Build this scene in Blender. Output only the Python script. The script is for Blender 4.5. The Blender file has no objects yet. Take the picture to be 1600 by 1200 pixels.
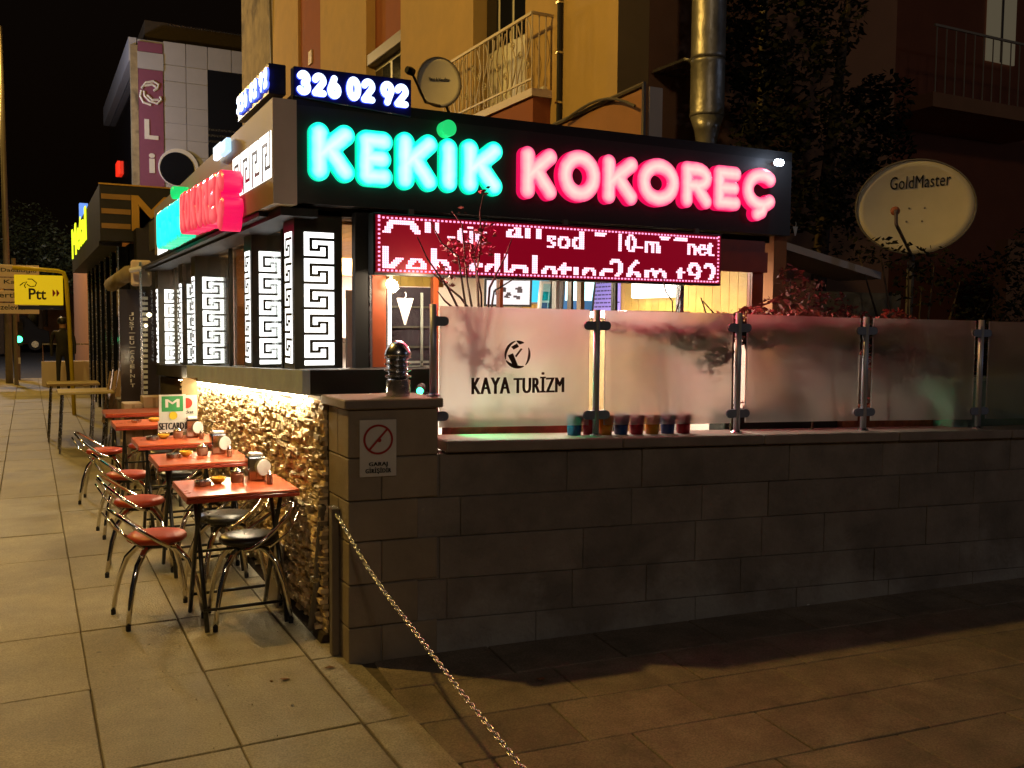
import bpy, bmesh, math, random
import numpy as np
from mathutils import Vector, Matrix
random.seed(7)
S = bpy.context.scene
COL = S.collection
# ------------------------------------------------------------------ camera
F = 1460.0; H0 = 1.65
PITCH = math.atan(94 / F); ROLL = 0.0080; HEAD = math.atan(755 / F)
fwd = Vector((math.sin(HEAD) * math.cos(PITCH), math.cos(HEAD) * math.cos(PITCH), -math.sin(PITCH)))
r0 = Vector((math.cos(HEAD), -math.sin(HEAD), 0)); u0 = r0.cross(fwd)
rt = r0 * math.cos(ROLL) + u0 * math.sin(ROLL); upv = rt.cross(fwd)
cd = bpy.data.cameras.new('camera'); cam = bpy.data.objects.new('camera', cd); COL.objects.link(cam)
cd.sensor_width = 36; cd.lens = 36 * F / 1600; cd.clip_end = 500; cd.clip_start = .05
cam.matrix_world = Matrix.Translation((0, 0, H0)) @ Matrix((rt, upv, -fwd)).transposed().to_4x4()
S.camera = cam
EYE = Vector((0, 0, H0))
# ------------------------------------------------------------------ world, exposure
W = bpy.data.worlds.new("World"); S.world = W; W.use_nodes = True
wn = W.node_tree.nodes; wl = W.node_tree.links; wn.clear()
wo = wn.new('ShaderNodeOutputWorld'); bg = wn.new('ShaderNodeBackground'); sky = wn.new('ShaderNodeTexSky')
sky.sky_type = 'NISHITA'; sky.sun_disc = False; sky.sun_elevation = math.radians(-4); sky.sun_rotation = math.radians(200)
bg.inputs[1].default_value = .05
bg2 = wn.new('ShaderNodeBackground'); bg2.inputs[0].default_value = (.0095, .0048, .0024, 1); bg2.inputs[1].default_value = .22
ad = wn.new('ShaderNodeAddShader')
wl.new(sky.outputs[0], bg.inputs[0]); wl.new(bg.outputs[0], ad.inputs[0]); wl.new(bg2.outputs[0], ad.inputs[1]); wl.new(ad.outputs[0], wo.inputs[0])
S.view_settings.view_transform = 'Standard'; S.view_settings.look = 'None'; S.view_settings.exposure = 0; S.view_settings.gamma = 1
S.render.engine = 'CYCLES'
S.cycles.use_denoising = True
S.cycles.max_bounces = 8; S.cycles.diffuse_bounces = 3; S.cycles.glossy_bounces = 3; S.cycles.transmission_bounces = 6; S.cycles.transparent_max_bounces = 12
S.cycles.sample_clamp_indirect = 4; S.cycles.caustics_refractive = True; S.cycles.caustics_reflective = False
# strengths of the lamps the street has
SODIUM = (1.0, .61, .13)
LAMPS = dict(near=1080.0, far=1900.0, back=430.0)

# ------------------------------------------------------------------ pixel -> point on a real plane
def ray(x, y): return fwd + rt * ((x - 800) / F) - upv * ((y - 600) / F)
def onY(x, y, Y): d = ray(x, y); return EYE + d * (Y / d.y)
def onX(x, y, X): d = ray(x, y); return EYE + d * (X / d.x)
def onz(x, y, z=0.): d = ray(x, y); return EYE + d * ((z - H0) / d.z)

# ------------------------------------------------------------------ materials
MATS = {}
def _new(name):
    m = bpy.data.materials.new(name); m.use_nodes = True; MATS[name] = m
    return m, m.node_tree.nodes, m.node_tree.links, m.node_tree.nodes['Principled BSDF']
def mat(name, col, rough=.6, metal=0., var=.0, scale=8., bump=0., bscale=60., objvar=0., coat=0., stain=None, spec=None, trans=0.):
    """procedural principled: noise-mottled colour, fine bump, tone per object"""
    m, n, l, b = _new(name)
    b.inputs['Base Color'].default_value = (*col, 1); b.inputs['Roughness'].default_value = rough; b.inputs['Metallic'].default_value = metal
    if coat: b.inputs['Coat Weight'].default_value = coat; b.inputs['Coat Roughness'].default_value = .12
    if spec is not None: b.inputs['Specular IOR Level'].default_value = spec
    if trans: b.inputs['Transmission Weight'].default_value = trans
    tc = n.new('ShaderNodeTexCoord'); src = None
    if var or stain or objvar:
        geo = n.new('ShaderNodeNewGeometry')
        mx = n.new('ShaderNodeMixRGB'); mx.blend_type = 'MULTIPLY'; mx.inputs[0].default_value = 1
        mx.inputs[1].default_value = (*col, 1)
        nz = n.new('ShaderNodeTexNoise'); nz.inputs['Scale'].default_value = scale; nz.inputs['Detail'].default_value = 6; nz.inputs['Roughness'].default_value = .6
        l.new(geo.outputs['Position'], nz.inputs['Vector'])
        mr = n.new('ShaderNodeMapRange'); mr.inputs[1].default_value = .3; mr.inputs[2].default_value = .7
        mr.inputs[3].default_value = 1 - var; mr.inputs[4].default_value = 1 + var
        l.new(nz.outputs['Fac'], mr.inputs[0]); cur = mr.outputs[0]
        if objvar:
            oi = n.new('ShaderNodeObjectInfo'); m2 = n.new('ShaderNodeMapRange'); m2.inputs[3].default_value = 1 - objvar; m2.inputs[4].default_value = 1 + objvar
            l.new(oi.outputs['Random'], m2.inputs[0]); mm = n.new('ShaderNodeMath'); mm.operation = 'MULTIPLY'
            l.new(cur, mm.inputs[0]); l.new(m2.outputs[0], mm.inputs[1]); cur = mm.outputs[0]
        l.new(cur, mx.inputs[2]); src = mx.outputs[0]
        if stain:
            n2 = n.new('ShaderNodeTexNoise'); n2.inputs['Scale'].default_value = stain[1]; n2.inputs['Detail'].default_value = 4; n2.inputs['Distortion'].default_value = .6
            l.new(geo.outputs['Position'], n2.inputs['Vector'])
            cr = n.new('ShaderNodeMapRange'); cr.inputs[1].default_value = stain[2]; cr.inputs[2].default_value = stain[2] + .16; l.new(n2.outputs['Fac'], cr.inputs[0])
            m3 = n.new('ShaderNodeMixRGB'); l.new(cr.outputs[0], m3.inputs[0]); l.new(src, m3.inputs[1]); m3.inputs[2].default_value = (*stain[0], 1); src = m3.outputs[0]
        l.new(src, b.inputs['Base Color'])
        rr = n.new('ShaderNodeMapRange'); rr.inputs[3].default_value = max(0.02, rough - .09); rr.inputs[4].default_value = min(1, rough + .09)
        l.new(nz.outputs['Fac'], rr.inputs[0]); l.new(rr.outputs[0], b.inputs['Roughness'])
    if bump:
        geo2 = n.new('ShaderNodeNewGeometry'); nb = n.new('ShaderNodeTexNoise'); nb.inputs['Scale'].default_value = bscale; nb.inputs['Detail'].default_value = 5
        l.new(geo2.outputs['Position'], nb.inputs['Vector'])
        bp = n.new('ShaderNodeBump'); bp.inputs['Strength'].default_value = bump; bp.inputs['Distance'].default_value = .01
        l.new(nb.outputs['Fac'], bp.inputs['Height']); l.new(bp.outputs[0], b.inputs['Normal'])
    return m
def emat(name, col, k, base=None, rough=.4):
    m, n, l, b = _new(name)
    b.inputs['Base Color'].default_value = (*(base or [c * .5 for c in col]), 1); b.inputs['Roughness'].default_value = rough
    b.inputs['Emission Color'].default_value = (*col, 1); b.inputs['Emission Strength'].default_value = k
    return m
def glowmat(name, stops, k, base):
    """lit acrylic: brighter where the LED module behind it is nearer (vertex attribute 'glow')"""
    m, n, l, b = _new(name)
    at = n.new('ShaderNodeAttribute'); at.attribute_name = 'glow'; cr = n.new('ShaderNodeValToRGB')
    el = cr.color_ramp.elements
    el[0].position = stops[0][0]; el[0].color = (*stops[0][1], 1); el[1].position = stops[-1][0]; el[1].color = (*stops[-1][1], 1)
    for p, c in stops[1:-1]: e = el.new(p); e.color = (*c, 1)
    geo = n.new('ShaderNodeNewGeometry'); nz = n.new('ShaderNodeTexNoise'); nz.inputs['Scale'].default_value = 17; nz.inputs['Detail'].default_value = 1
    l.new(geo.outputs['Position'], nz.inputs['Vector'])
    ma = n.new('ShaderNodeMath'); ma.operation = 'MULTIPLY_ADD'; ma.inputs[1].default_value = .30; l.new(nz.outputs['Fac'], ma.inputs[0])
    sb = n.new('ShaderNodeMath'); sb.operation = 'SUBTRACT'; sb.inputs[1].default_value = .15; l.new(at.outputs['Fac'], sb.inputs[0]); l.new(sb.outputs[0], ma.inputs[2])
    l.new(ma.outputs[0], cr.inputs[0]); l.new(cr.outputs[0], b.inputs['Emission Color']); b.inputs['Emission Strength'].default_value = k
    b.inputs['Base Color'].default_value = (*base, 1); b.inputs['Roughness'].default_value = .2
    return m
def glass(name, tint=(.9, .93, .92), refl=.5):
    m, n, l, b = _new(name); n.remove(b); out = [x for x in n if x.type == 'OUTPUT_MATERIAL'][0]
    t = n.new('ShaderNodeBsdfTransparent'); t.inputs[0].default_value = (*tint, 1); g = n.new('ShaderNodeBsdfGlossy'); g.inputs['Roughness'].default_value = .03
    fr = n.new('ShaderNodeFresnel'); fr.inputs[0].default_value = 1.45; mu = n.new('ShaderNodeMath'); mu.operation = 'MULTIPLY'; mu.inputs[1].default_value = refl
    mx = n.new('ShaderNodeMixShader'); l.new(fr.outputs[0], mu.inputs[0]); l.new(mu.outputs[0], mx.inputs[0]); l.new(t.outputs[0], mx.inputs[1]); l.new(g.outputs[0], mx.inputs[2]); l.new(mx.outputs[0], out.inputs[0])
    return m

M_slab = mat('concrete_slab', (.285, .245, .155), .62, var=.20, scale=4, bump=.35, bscale=80, objvar=.09, stain=((.18, .15, .095), 1.1, .53))
M_strip = mat('concrete_edge', (.31, .275, .205), .8, var=.2, scale=9, bump=.4, bscale=60, stain=((.2, .17, .13), 3, .6))
M_drive = mat('driveway_stone', (.23, .185, .14), .75, var=.28, scale=5, bump=.6, bscale=55, objvar=.16, stain=((.33, .27, .20), 2.6, .56))
def gum(m, sc=3.1, col=(.11, .095, .07)):
    """trodden gum spots and fine aggregate speckle"""
    n, l = m.node_tree.nodes, m.node_tree.links; b = n['Principled BSDF']; src = b.inputs['Base Color'].links[0].from_socket
    g = n.new('ShaderNodeNewGeometry'); v = n.new('ShaderNodeTexVoronoi'); v.inputs['Scale'].default_value = sc; l.new(g.outputs['Position'], v.inputs['Vector'])
    lt = n.new('ShaderNodeMapRange'); lt.inputs[1].default_value = .045; lt.inputs[2].default_value = .03; lt.inputs[4].default_value = .75; l.new(v.outputs['Distance'], lt.inputs[0])
    mx = n.new('ShaderNodeMixRGB'); mx.inputs[2].default_value = (*col, 1); l.new(lt.outputs[0], mx.inputs[0]); l.new(src, mx.inputs[1])
    nz = n.new('ShaderNodeTexNoise'); nz.inputs['Scale'].default_value = 130; nz.inputs['Detail'].default_value = 2; l.new(g.outputs['Position'], nz.inputs['Vector'])
    mr = n.new('ShaderNodeMapRange'); mr.inputs[1].default_value = .35; mr.inputs[2].default_value = .65; mr.inputs[3].default_value = .78; mr.inputs[4].default_value = 1.22; l.new(nz.outputs['Fac'], mr.inputs[0])
    m2 = n.new('ShaderNodeMixRGB'); m2.blend_type = 'MULTIPLY'; m2.inputs[0].default_value = 1; l.new(mx.outputs[0], m2.inputs[1]); l.new(mr.outputs[0], m2.inputs[2]); l.new(m2.outputs[0], b.inputs['Base Color'])
gum(M_slab); gum(M_drive, 2.3, (.08, .065, .05)); gum(M_strip, 4.2)
M_bed = mat('joint_sand', (.13, .105, .07), .9, var=.3, scale=30, bump=.4)
M_drivebed = mat('mortar_joint', (.21, .17, .13), .9, var=.3, scale=30, bump=.4)
M_asph = mat('asphalt', (.05, .05, .05), .8, var=.2, bump=.4, bscale=120)
M_block = mat('andesite_block', (.25, .215, .185), .8, var=.30, scale=3.2, bump=.8, bscale=38, objvar=.12, stain=((.34, .31, .27), 1.3, .58))
def foot_stain(m):
    """pale lime bloom creeping up from the foot of the wall, in patches"""
    n, l = m.node_tree.nodes, m.node_tree.links; b = n['Principled BSDF']; src = b.inputs['Base Color'].links[0].from_socket
    g = n.new('ShaderNodeNewGeometry'); sp = n.new('ShaderNodeSeparateXYZ'); l.new(g.outputs['Position'], sp.inputs[0])
    nz = n.new('ShaderNodeTexNoise'); nz.inputs['Scale'].default_value = 1.7; nz.inputs['Detail'].default_value = 7; nz.inputs['Roughness'].default_value = .65; l.new(g.outputs['Position'], nz.inputs['Vector'])
    m1 = n.new('ShaderNodeMath'); m1.operation = 'MULTIPLY_ADD'; m1.inputs[1].default_value = -.62; l.new(sp.outputs['Z'], m1.inputs[0]); l.new(nz.outputs['Fac'], m1.inputs[2])
    mr = n.new('ShaderNodeMapRange'); mr.inputs[1].default_value = .36; mr.inputs[2].default_value = .56; mr.inputs[4].default_value = .7; l.new(m1.outputs[0], mr.inputs[0])
    mx = n.new('ShaderNodeMixRGB'); mx.inputs[2].default_value = (.46, .44, .41, 1); l.new(mr.outputs[0], mx.inputs[0]); l.new(src, mx.inputs[1]); l.new(mx.outputs[0], b.inputs['Base Color'])
foot_stain(M_block)
M_pierblk = mat('pier_stone', (.32, .26, .19), .8, var=.14, scale=5, bump=.3, bscale=50, objvar=.08)
M_mortar = mat('wall_mortar', (.21, .18, .155), .9, var=.2, bump=.3)
M_coping = mat('coping_stone', (.26, .21, .175), .6, var=.18, scale=6, bump=.25, objvar=.08)
M_clad = mat('split_stone', (.80, .62, .37), .55, var=.25, scale=16, bump=.8, bscale=50, objvar=.3)
M_cladbed = mat('cladding_backing', (.05, .035, .02), .9, var=.2, bump=.3)
M_black = mat('black_composite', (.022, .021, .021), .55, var=.1, scale=3, spec=.3)
M_goldstripe = mat('dull_gold_stripe', (.30, .17, .035), .5)
M_blackm = mat('black_painted_steel', (.012, .012, .012), .3, metal=.0, coat=.3)
M_brownfascia = mat('bronze_composite', (.34, .27, .15), .5, metal=.25, var=.08, scale=2)
M_beige = mat('beige_panel', (.78, .64, .55), .5, var=.06, scale=3)
M_clad_metal = mat('dark_cladding', (.055, .052, .038), .35, var=.1, scale=4)
M_chrome = mat('chrome', (.86, .84, .80), .10, metal=1.)
M_steel = mat('stainless_steel', (.62, .62, .64), .26, metal=1., var=.05, scale=20)
M_steelblue = mat('clamp_zinc', (.22, .25, .33), .5, metal=.2)
M_post = mat('brushed_post_steel', (.46, .48, .56), .42, metal=.55)
M_flash = mat('aluminium_flashing', (.66, .80, 1.0), .36, metal=.3, var=.12, scale=7, bump=.9, bscale=9)
M_redtop = mat('red_laminate', (.62, .12, .04), .3, var=.07, scale=10, coat=.2)
M_edge = mat('red_edge_band', (.40, .05, .025), .3, coat=.3)
M_redseat = mat('red_vinyl', (.50, .055, .02), .42, var=.08, scale=12, bump=.12)
M_blkseat = mat('black_vinyl', (.028, .027, .024), .3, var=.1, scale=12, bump=.12)
M_rubber = mat('black_rubber', (.015, .015, .015), .7)
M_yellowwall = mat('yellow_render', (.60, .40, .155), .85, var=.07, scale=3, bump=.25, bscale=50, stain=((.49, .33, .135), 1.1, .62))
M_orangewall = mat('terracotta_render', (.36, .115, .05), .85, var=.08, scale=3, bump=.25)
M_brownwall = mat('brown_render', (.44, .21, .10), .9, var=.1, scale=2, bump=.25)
M_oldwall = mat('weathered_render', (.34, .27, .16), .9, var=.3, scale=3, bump=.4, stain=((.14, .11, .07), 1.7, .55))
M_white = mat('white_paint', (.75, .73, .70), .5, var=.04)
M_pvc = mat('window_pvc', (.60, .57, .52), .35)
M_iron = mat('wrought_iron', (.58, .48, .34), .5, metal=.2)
M_darkglass = mat('dark_window_glass', (.012, .013, .018), .06, spec=.8)
M_pine = mat('pine_plank', (.56, .34, .075), .45, var=.16, scale=7, objvar=.14)
M_redwood = mat('red_brown_frame', (.34, .065, .018), .4, var=.12, scale=12)
M_orangepost = mat('orange_wood_post', (.62, .22, .03), .4, var=.12, scale=12)
M_purple = mat('purple_banner', (.23, .07, .14), .6, var=.05)
M_palewall = mat('pale_panel_cladding', (.42, .42, .47), .5, var=.05, scale=1.5, objvar=.04)
M_gold = mat('gold_lettering', (.62, .36, .05), .35, metal=.3)
M_duct = mat('galvanised_duct', (.42, .40, .36), .40, metal=.65, var=.25, scale=6, bump=.9, bscale=9)
M_dish = mat('satellite_dish_paint', (.80, .72, .56), .5, var=.06, scale=4)
M_leaf = mat('dark_leaf', (.045, .055, .022), .5, var=.4, scale=9)
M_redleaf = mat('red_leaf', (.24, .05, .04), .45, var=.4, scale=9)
M_ivy = mat('night_ivy', (.022, .022, .014), .8, var=.4, scale=6, spec=.1)
M_bark = mat('bark', (.09, .06, .04), .85, var=.3, scale=20, bump=.5)
M_cardboard = mat('cardboard', (.42, .30, .17), .8, var=.1, scale=6)
M_signwhite = mat('sign_white', (.74, .71, .66), .35, var=.03)
M_signred = mat('sign_red', (.42, .025, .02), .4)
M_signblack = mat('sign_black', (.012, .012, .012), .45)
M_signgreen = mat('sign_green', (.03, .30, .08), .4)
E_ptt = emat('brightened_yellow_face', (.62, .42, .006), .8, (.7, .5, .02))  # glow added to the face colour to brighten the dim sign
M_signyellow = mat('sign_yellow', (.75, .55, .02), .4)
M_ceramic = mat('yellow_ceramic', (.80, .42, .04), .2, coat=.4)
M_jar = mat('jar_glass', (.55, .30, .20), .08, var=.1, trans=.35, spec=.7)
M_spice = mat('red_pepper_flakes', (.30, .03, .01), .8, var=.4, scale=200)
M_plate = mat('white_enamel', (.88, .88, .86), .15, coat=.4)
M_boards = mat('timber', (.30, .20, .09), .6, var=.2, scale=14)
M_floor = mat('terrace_tile', (.32, .26, .22), .5, var=.1)
M_room = mat('room_plaster', (.72, .62, .52), .7, var=.06, scale=2)
M_pinkroom = mat('pink_plaster', (.74, .54, .49), .75, var=.08, scale=2)
M_navy = mat('navy_sign_panel', (.012, .015, .07), .3)
M_dry = mat('dry_leaf', (.20, .10, .04), .8, var=.3, scale=50)
M_cloth = mat('dark_clothing', (.02, .018, .02), .8)
M_skin = mat('skin', (.42, .22, .13), .5)
M_grey = mat('grey_painted_metal', (.20, .17, .14), .45, metal=.2, var=.1, scale=10)
M_cable = mat('grey_cable', (.14, .12, .10), .5)

E_key = emat('lit_white_acrylic', (1, 1, .97), 2.6, (.8, .8, .8))
E_teal = glowmat('lit_teal_acrylic', [(0, (0, .95, .55)), (.20, (.0, 1.0, .78)), (.45, (.30, 1.1, .98)), (1, (.66, 1.2, 1.15))], 1.3, (.2, .7, .6))
E_tealside = emat('lit_teal_return', (0, .90, .48), .9, (.0, .4, .2))
E_pink = glowmat('lit_red_acrylic', [(0, (1.0, .05, .20)), (.18, (1.0, .16, .32)), (.42, (1.0, .42, .46)), (1, (1., .72, .64))], 1.08, (.8, .2, .2))
E_redside = emat('lit_red_return', (1, .004, .11), .85, (.5, .01, .03))
E_dotgreen = emat('lit_green_acrylic', (.02, .80, .20), .8, (.0, .4, .1))
E_blue = emat('lit_digit_face', (.62, .75, 1), 2.4, (.6, .7, .9))
E_bluehalo = emat('lit_digit_return', (.05, .09, 1), 3.2, (.1, .1, .8))
E_led = emat('red_led_lit', (1, .52, .66), 2.2, (.3, 0, 0))
E_ledb = emat('led_border_lit', (1, .30, .55), 2.0, (.3, 0, 0))
M_ledbloom = emat('led_face_bloom', (.27, .0, .012), .75, (.05, .003, .003), .4)  # red bloom around the lit dots, put into the screen face as even glow
E_strip = emat('warm_led_strip', (1, .80, .50), 150.0, (.8, .8, .8))
E_tube = emat('cool_tube', (1, .97, .92), 6.0)
E_bulb = emat('bright_bulb', (1, .80, .45), 26.0)
E_bulbw = emat('white_bulb', (.75, .85, 1), 12.0)
E_panelwarm = emat('warm_ceiling_panel', (1, .82, .55), 4.5)
E_screen = emat('tv_picture', (.75, .72, .85), 1.0)
E_cyan = emat('cyan_display', (.05, .62, .95), 1.3)
E_cyan2 = emat('bright_display', (.55, .95, 1.0), 2.2)
E_purple = emat('purple_board', (.42, .30, .85), .85)
E_yellow = emat('yellow_neon', (.75, .95, .02), 1.6)
E_green = emat('green_lamp', (.05, 1, .35), 7.0)
E_red = emat('red_window_sign', (1, .03, .01), 1.0)
E_winblue = emat('blue_lit_sign', (.15, .35, 1), 1.0)
E_lamphead = emat('sodium_lamp_lens', (1, .62, .22), 40)
G_clear = glass('window_glass')
G_cloud = None
# ------------------------------------------------------------------ frosted glass: rough see-through film
def frosted():
    m, n, l, b = _new('frosted_glass')
    b.inputs['Base Color'].default_value = (.93, .91, .88, 1); b.inputs['Transmission Weight'].default_value = 1; b.inputs['IOR'].default_value = 1.35
    geo = n.new('ShaderNodeNewGeometry'); nz = n.new('ShaderNodeTexNoise'); nz.inputs['Scale'].default_value = 3; nz.inputs['Detail'].default_value = 5
    l.new(geo.outputs['Position'], nz.inputs['Vector'])
    mr = n.new('ShaderNodeMapRange'); mr.inputs[3].default_value = .26; mr.inputs[4].default_value = .36; l.new(nz.outputs['Fac'], mr.inputs[0]); l.new(mr.outputs[0], b.inputs['Roughness'])
    out = [x for x in n if x.type == 'OUTPUT_MATERIAL'][0]
    tr = n.new('ShaderNodeBsdfTranslucent'); tr.inputs[0].default_value = (.62, .58, .55, 1); df = n.new('ShaderNodeBsdfDiffuse'); df.inputs[0].default_value = (.30, .28, .27, 1)
    m1 = n.new('ShaderNodeMixShader'); nc = n.new('ShaderNodeTexNoise'); nc.inputs['Scale'].default_value = 2.2; nc.inputs['Detail'].default_value = 5; nc.inputs['Distortion'].default_value = .8; l.new(geo.outputs['Position'], nc.inputs['Vector']); mc = n.new('ShaderNodeMapRange'); mc.inputs[1].default_value = .3; mc.inputs[2].default_value = .7; mc.inputs[3].default_value = .05; mc.inputs[4].default_value = .30; l.new(nc.outputs['Fac'], mc.inputs[0]); l.new(mc.outputs[0], m1.inputs[0]); m2 = n.new('ShaderNodeMixShader'); m2.inputs[0].default_value = .35
    l.new(tr.outputs[0], m2.inputs[1]); l.new(df.outputs[0], m2.inputs[2]); l.new(b.outputs[0], m1.inputs[1]); l.new(m2.outputs[0], m1.inputs[2]); l.new(m1.outputs[0], out.inputs[0])
    return m
G_frost = frosted()
def tone_attr(m):
    n, l = m.node_tree.nodes, m.node_tree.links; b = n['Principled BSDF']; src = b.inputs['Base Color'].links[0].from_socket
    at = n.new('ShaderNodeAttribute'); at.attribute_name = 'glow'; mx = n.new('ShaderNodeMixRGB'); mx.blend_type = 'MULTIPLY'; mx.inputs[0].default_value = 1
    l.new(src, mx.inputs[1]); l.new(at.outputs['Fac'], mx.inputs[2]); l.new(mx.outputs[0], b.inputs['Base Color'])
tone_attr(M_clad)


# ------------------------------------------------------------------ mesh builder (world coordinates; build() subtracts the parent's place)
def wloc(o):
    v = Vector((0, 0, 0))
    while o: v += o.location; o = o.parent
    return v
class MB:
    def __init__(s): s.v = []; s.f = []; s.mi = []; s.k = 0; s.glow = None
    def add(s, vs, fs):
        o = len(s.v); s.v += [tuple(p) for p in vs]; s.f += [tuple(i + o for i in f) for f in fs]; s.mi += [s.k] * len(fs)
    def box(s, x0, x1, y0, y1, z0, z1):
        s.add([(x0, y0, z0), (x1, y0, z0), (x1, y1, z0), (x0, y1, z0), (x0, y0, z1), (x1, y0, z1), (x1, y1, z1), (x0, y1, z1)],
              [(0, 3, 2, 1), (4, 5, 6, 7), (0, 1, 5, 4), (1, 2, 6, 5), (2, 3, 7, 6), (3, 0, 4, 7)]); return s
    def hexa(s, p8):  # bottom four (ccw from above) then top four
        s.add(p8, [(0, 3, 2, 1), (4, 5, 6, 7), (0, 1, 5, 4), (1, 2, 6, 5), (2, 3, 7, 6), (3, 0, 4, 7)]); return s
    def slab(s, quad, n, t):  # quad of 4 points thickened by t along -n
        n = Vector(n).normalized(); q = [Vector(p) for p in quad]; b = [p - n * t for p in q]
        s.hexa(b + q); return s
    def tube(s, pts, r, seg=8, closed=False, cap=True):
        P = [Vector(p) for p in pts]; n = len(P); R = r if hasattr(r, '__len__') else [r] * n; rings = []
        prev = None
        for i in range(n):
            a = P[(i - 1) % n] if (closed or i > 0) else P[i]; b = P[(i + 1) % n] if (closed or i < n - 1) else P[i]
            t = (b - a).normalized()
            if prev is None:
                u = t.cross(Vector((0, 0, 1)));
                if u.length < .05: u = t.cross(Vector((1, 0, 0)))
                u.normalize()
            else: u = (prev - t * prev.dot(t)).normalized()
            prev = u; w = t.cross(u); rings.append([P[i] + (u * math.cos(2 * math.pi * k / seg) + w * math.sin(2 * math.pi * k / seg)) * R[i] for k in range(seg)])
        vs = [p for rg in rings for p in rg]; fs = []
        for i in range(n if closed else n - 1):
            for k in range(seg):
                a = i * seg + k; b = i * seg + (k + 1) % seg; j = ((i + 1) % n) * seg; fs.append((a, b, j + (k + 1) % seg, j + k))
        if cap and not closed: fs.append(tuple(range(seg - 1, -1, -1))); fs.append(tuple((n - 1) * seg + k for k in range(seg)))
        s.add(vs, fs); return s
    def lathe(s, c, prof, seg=20, axis=(0, 0, 1)):  # prof: (radius, height)
        c = Vector(c); ax = Vector(axis).normalized(); u = ax.cross(Vector((0, 1, 0)))
        if u.length < .05: u = ax.cross(Vector((1, 0, 0)))
        u.normalize(); w = ax.cross(u); vs = []; fs = []
        for r, h in prof:
            for k in range(seg): a = 2 * math.pi * k / seg; vs.append(c + ax * h + (u * math.cos(a) + w * math.sin(a)) * r)
        for i in range(len(prof) - 1):
            for k in range(seg): a = i * seg + k; b = i * seg + (k + 1) % seg; fs.append((a, b, b + seg, a + seg))
        fs.append(tuple(range(seg - 1, -1, -1))); fs.append(tuple((len(prof) - 1) * seg + k for k in range(seg)))
        s.add(vs, fs); return s
    def build(s, name, m, parent=None, smooth=False, bevel=0., kind=None, fix=True):
        me = bpy.data.meshes.new(name); off = wloc(parent)
        me.from_pydata([(a - off.x, b - off.y, c - off.z) for a, b, c in s.v], [], s.f)
        ms = m if isinstance(m, (list, tuple)) else [m]
        for x in ms: me.materials.append(x)
        if len(ms) > 1:
            for p, i in zip(me.polygons, s.mi): p.material_index = i
        if s.glow is not None:
            at = me.attributes.new('glow', 'FLOAT', 'POINT'); at.data.foreach_set('value', s.glow)
        me.update()
        if bevel or fix:
            bm = bmesh.new(); bm.from_mesh(me)
            if fix: bmesh.ops.recalc_face_normals(bm, faces=bm.faces)
            if bevel: bmesh.ops.bevel(bm, geom=[e for e in bm.edges], offset=bevel, segments=1, affect='EDGES')
            bm.to_mesh(me); bm.free()
        if smooth:
            for p in me.polygons: p.use_smooth = True
        o = bpy.data.objects.new(name, me); COL.objects.link(o)
        if parent: o.parent = parent
        if kind: o['kind'] = kind
        return o
def tag(o, label, cat, group=None):
    o['label'] = label; o['category'] = cat
    if group: o['group'] = group
    return o
def thing(name, label, cat, loc=(0, 0, 0), group=None):
    o = bpy.data.objects.new(name, None); COL.objects.link(o); o.location = loc; o.empty_display_size = .1
    return tag(o, label, cat, group)
def B(name, m, parent, x0, x1, y0, y1, z0, z1, bevel=0., **k): return MB().box(x0, x1, y0, y1, z0, z1).build(name, m, parent, bevel=bevel, **k)
def copy_tree(o, parent=None):
    c = o.copy(); COL.objects.link(c); c.parent = parent
    for ch in list(o.children): copy_tree(ch, c)
    return c
_tx = {}
def text_mesh(s, size=1., extrude=0., offset=0., spacing=1.):
    """built-in font -> verts, polys (x right, y up, z out), width"""
    key = (s, size, extrude, offset, spacing)
    if key in _tx: return _tx[key]
    cu = bpy.data.curves.new('t', 'FONT'); cu.body = s; cu.size = size; cu.extrude = extrude; cu.offset = offset; cu.space_character = spacing; cu.resolution_u = 3
    ob = bpy.data.objects.new('t', cu); COL.objects.link(ob); dg = bpy.context.evaluated_depsgraph_get(); me = ob.evaluated_get(dg).to_mesh()
    v = [tuple(p.co) for p in me.vertices]; f = [tuple(p.vertices) for p in me.polygons]; me.calc_loop_triangles(); t = [tuple(q.vertices) for q in me.loop_triangles]
    ob.evaluated_get(dg).to_mesh_clear(); bpy.data.objects.remove(ob); bpy.data.curves.remove(cu)
    xs = [p[0] for p in v] or [0]; ys = [p[1] for p in v] or [0]
    _tx[key] = (v, f, t, (min(xs), max(xs), min(ys), max(ys))); return _tx[key]
def put_text(mb, s, P0, ux, uz, n, w=None, h=None, depth=.002, offset=0., spacing=1., bold=0.):
    if bold:
        for k in (-1, 0, 1): put_text(mb, s, Vector(P0) + Vector(ux) * (bold * k), ux, uz, n, w, h, depth + .0002 * k, 0., spacing)
        return
    """text in the box with lower-left P0, width w along ux, height h along uz, raised along n"""
    v, f, t, (x0, x1, y0, y1) = text_mesh(s, 1., .01, offset, spacing)
    sx = w / (x1 - x0) if w else h / (y1 - y0); sy = h / (y1 - y0) if h else sx
    P0 = Vector(P0); ux = Vector(ux); uz = Vector(uz); n = Vector(n)
    mb.add([P0 + ux * ((p[0] - x0) * sx) + uz * ((p[1] - y0) * sy) + n * (depth if p[2] > 0 else 0) for p in v], f)
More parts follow.
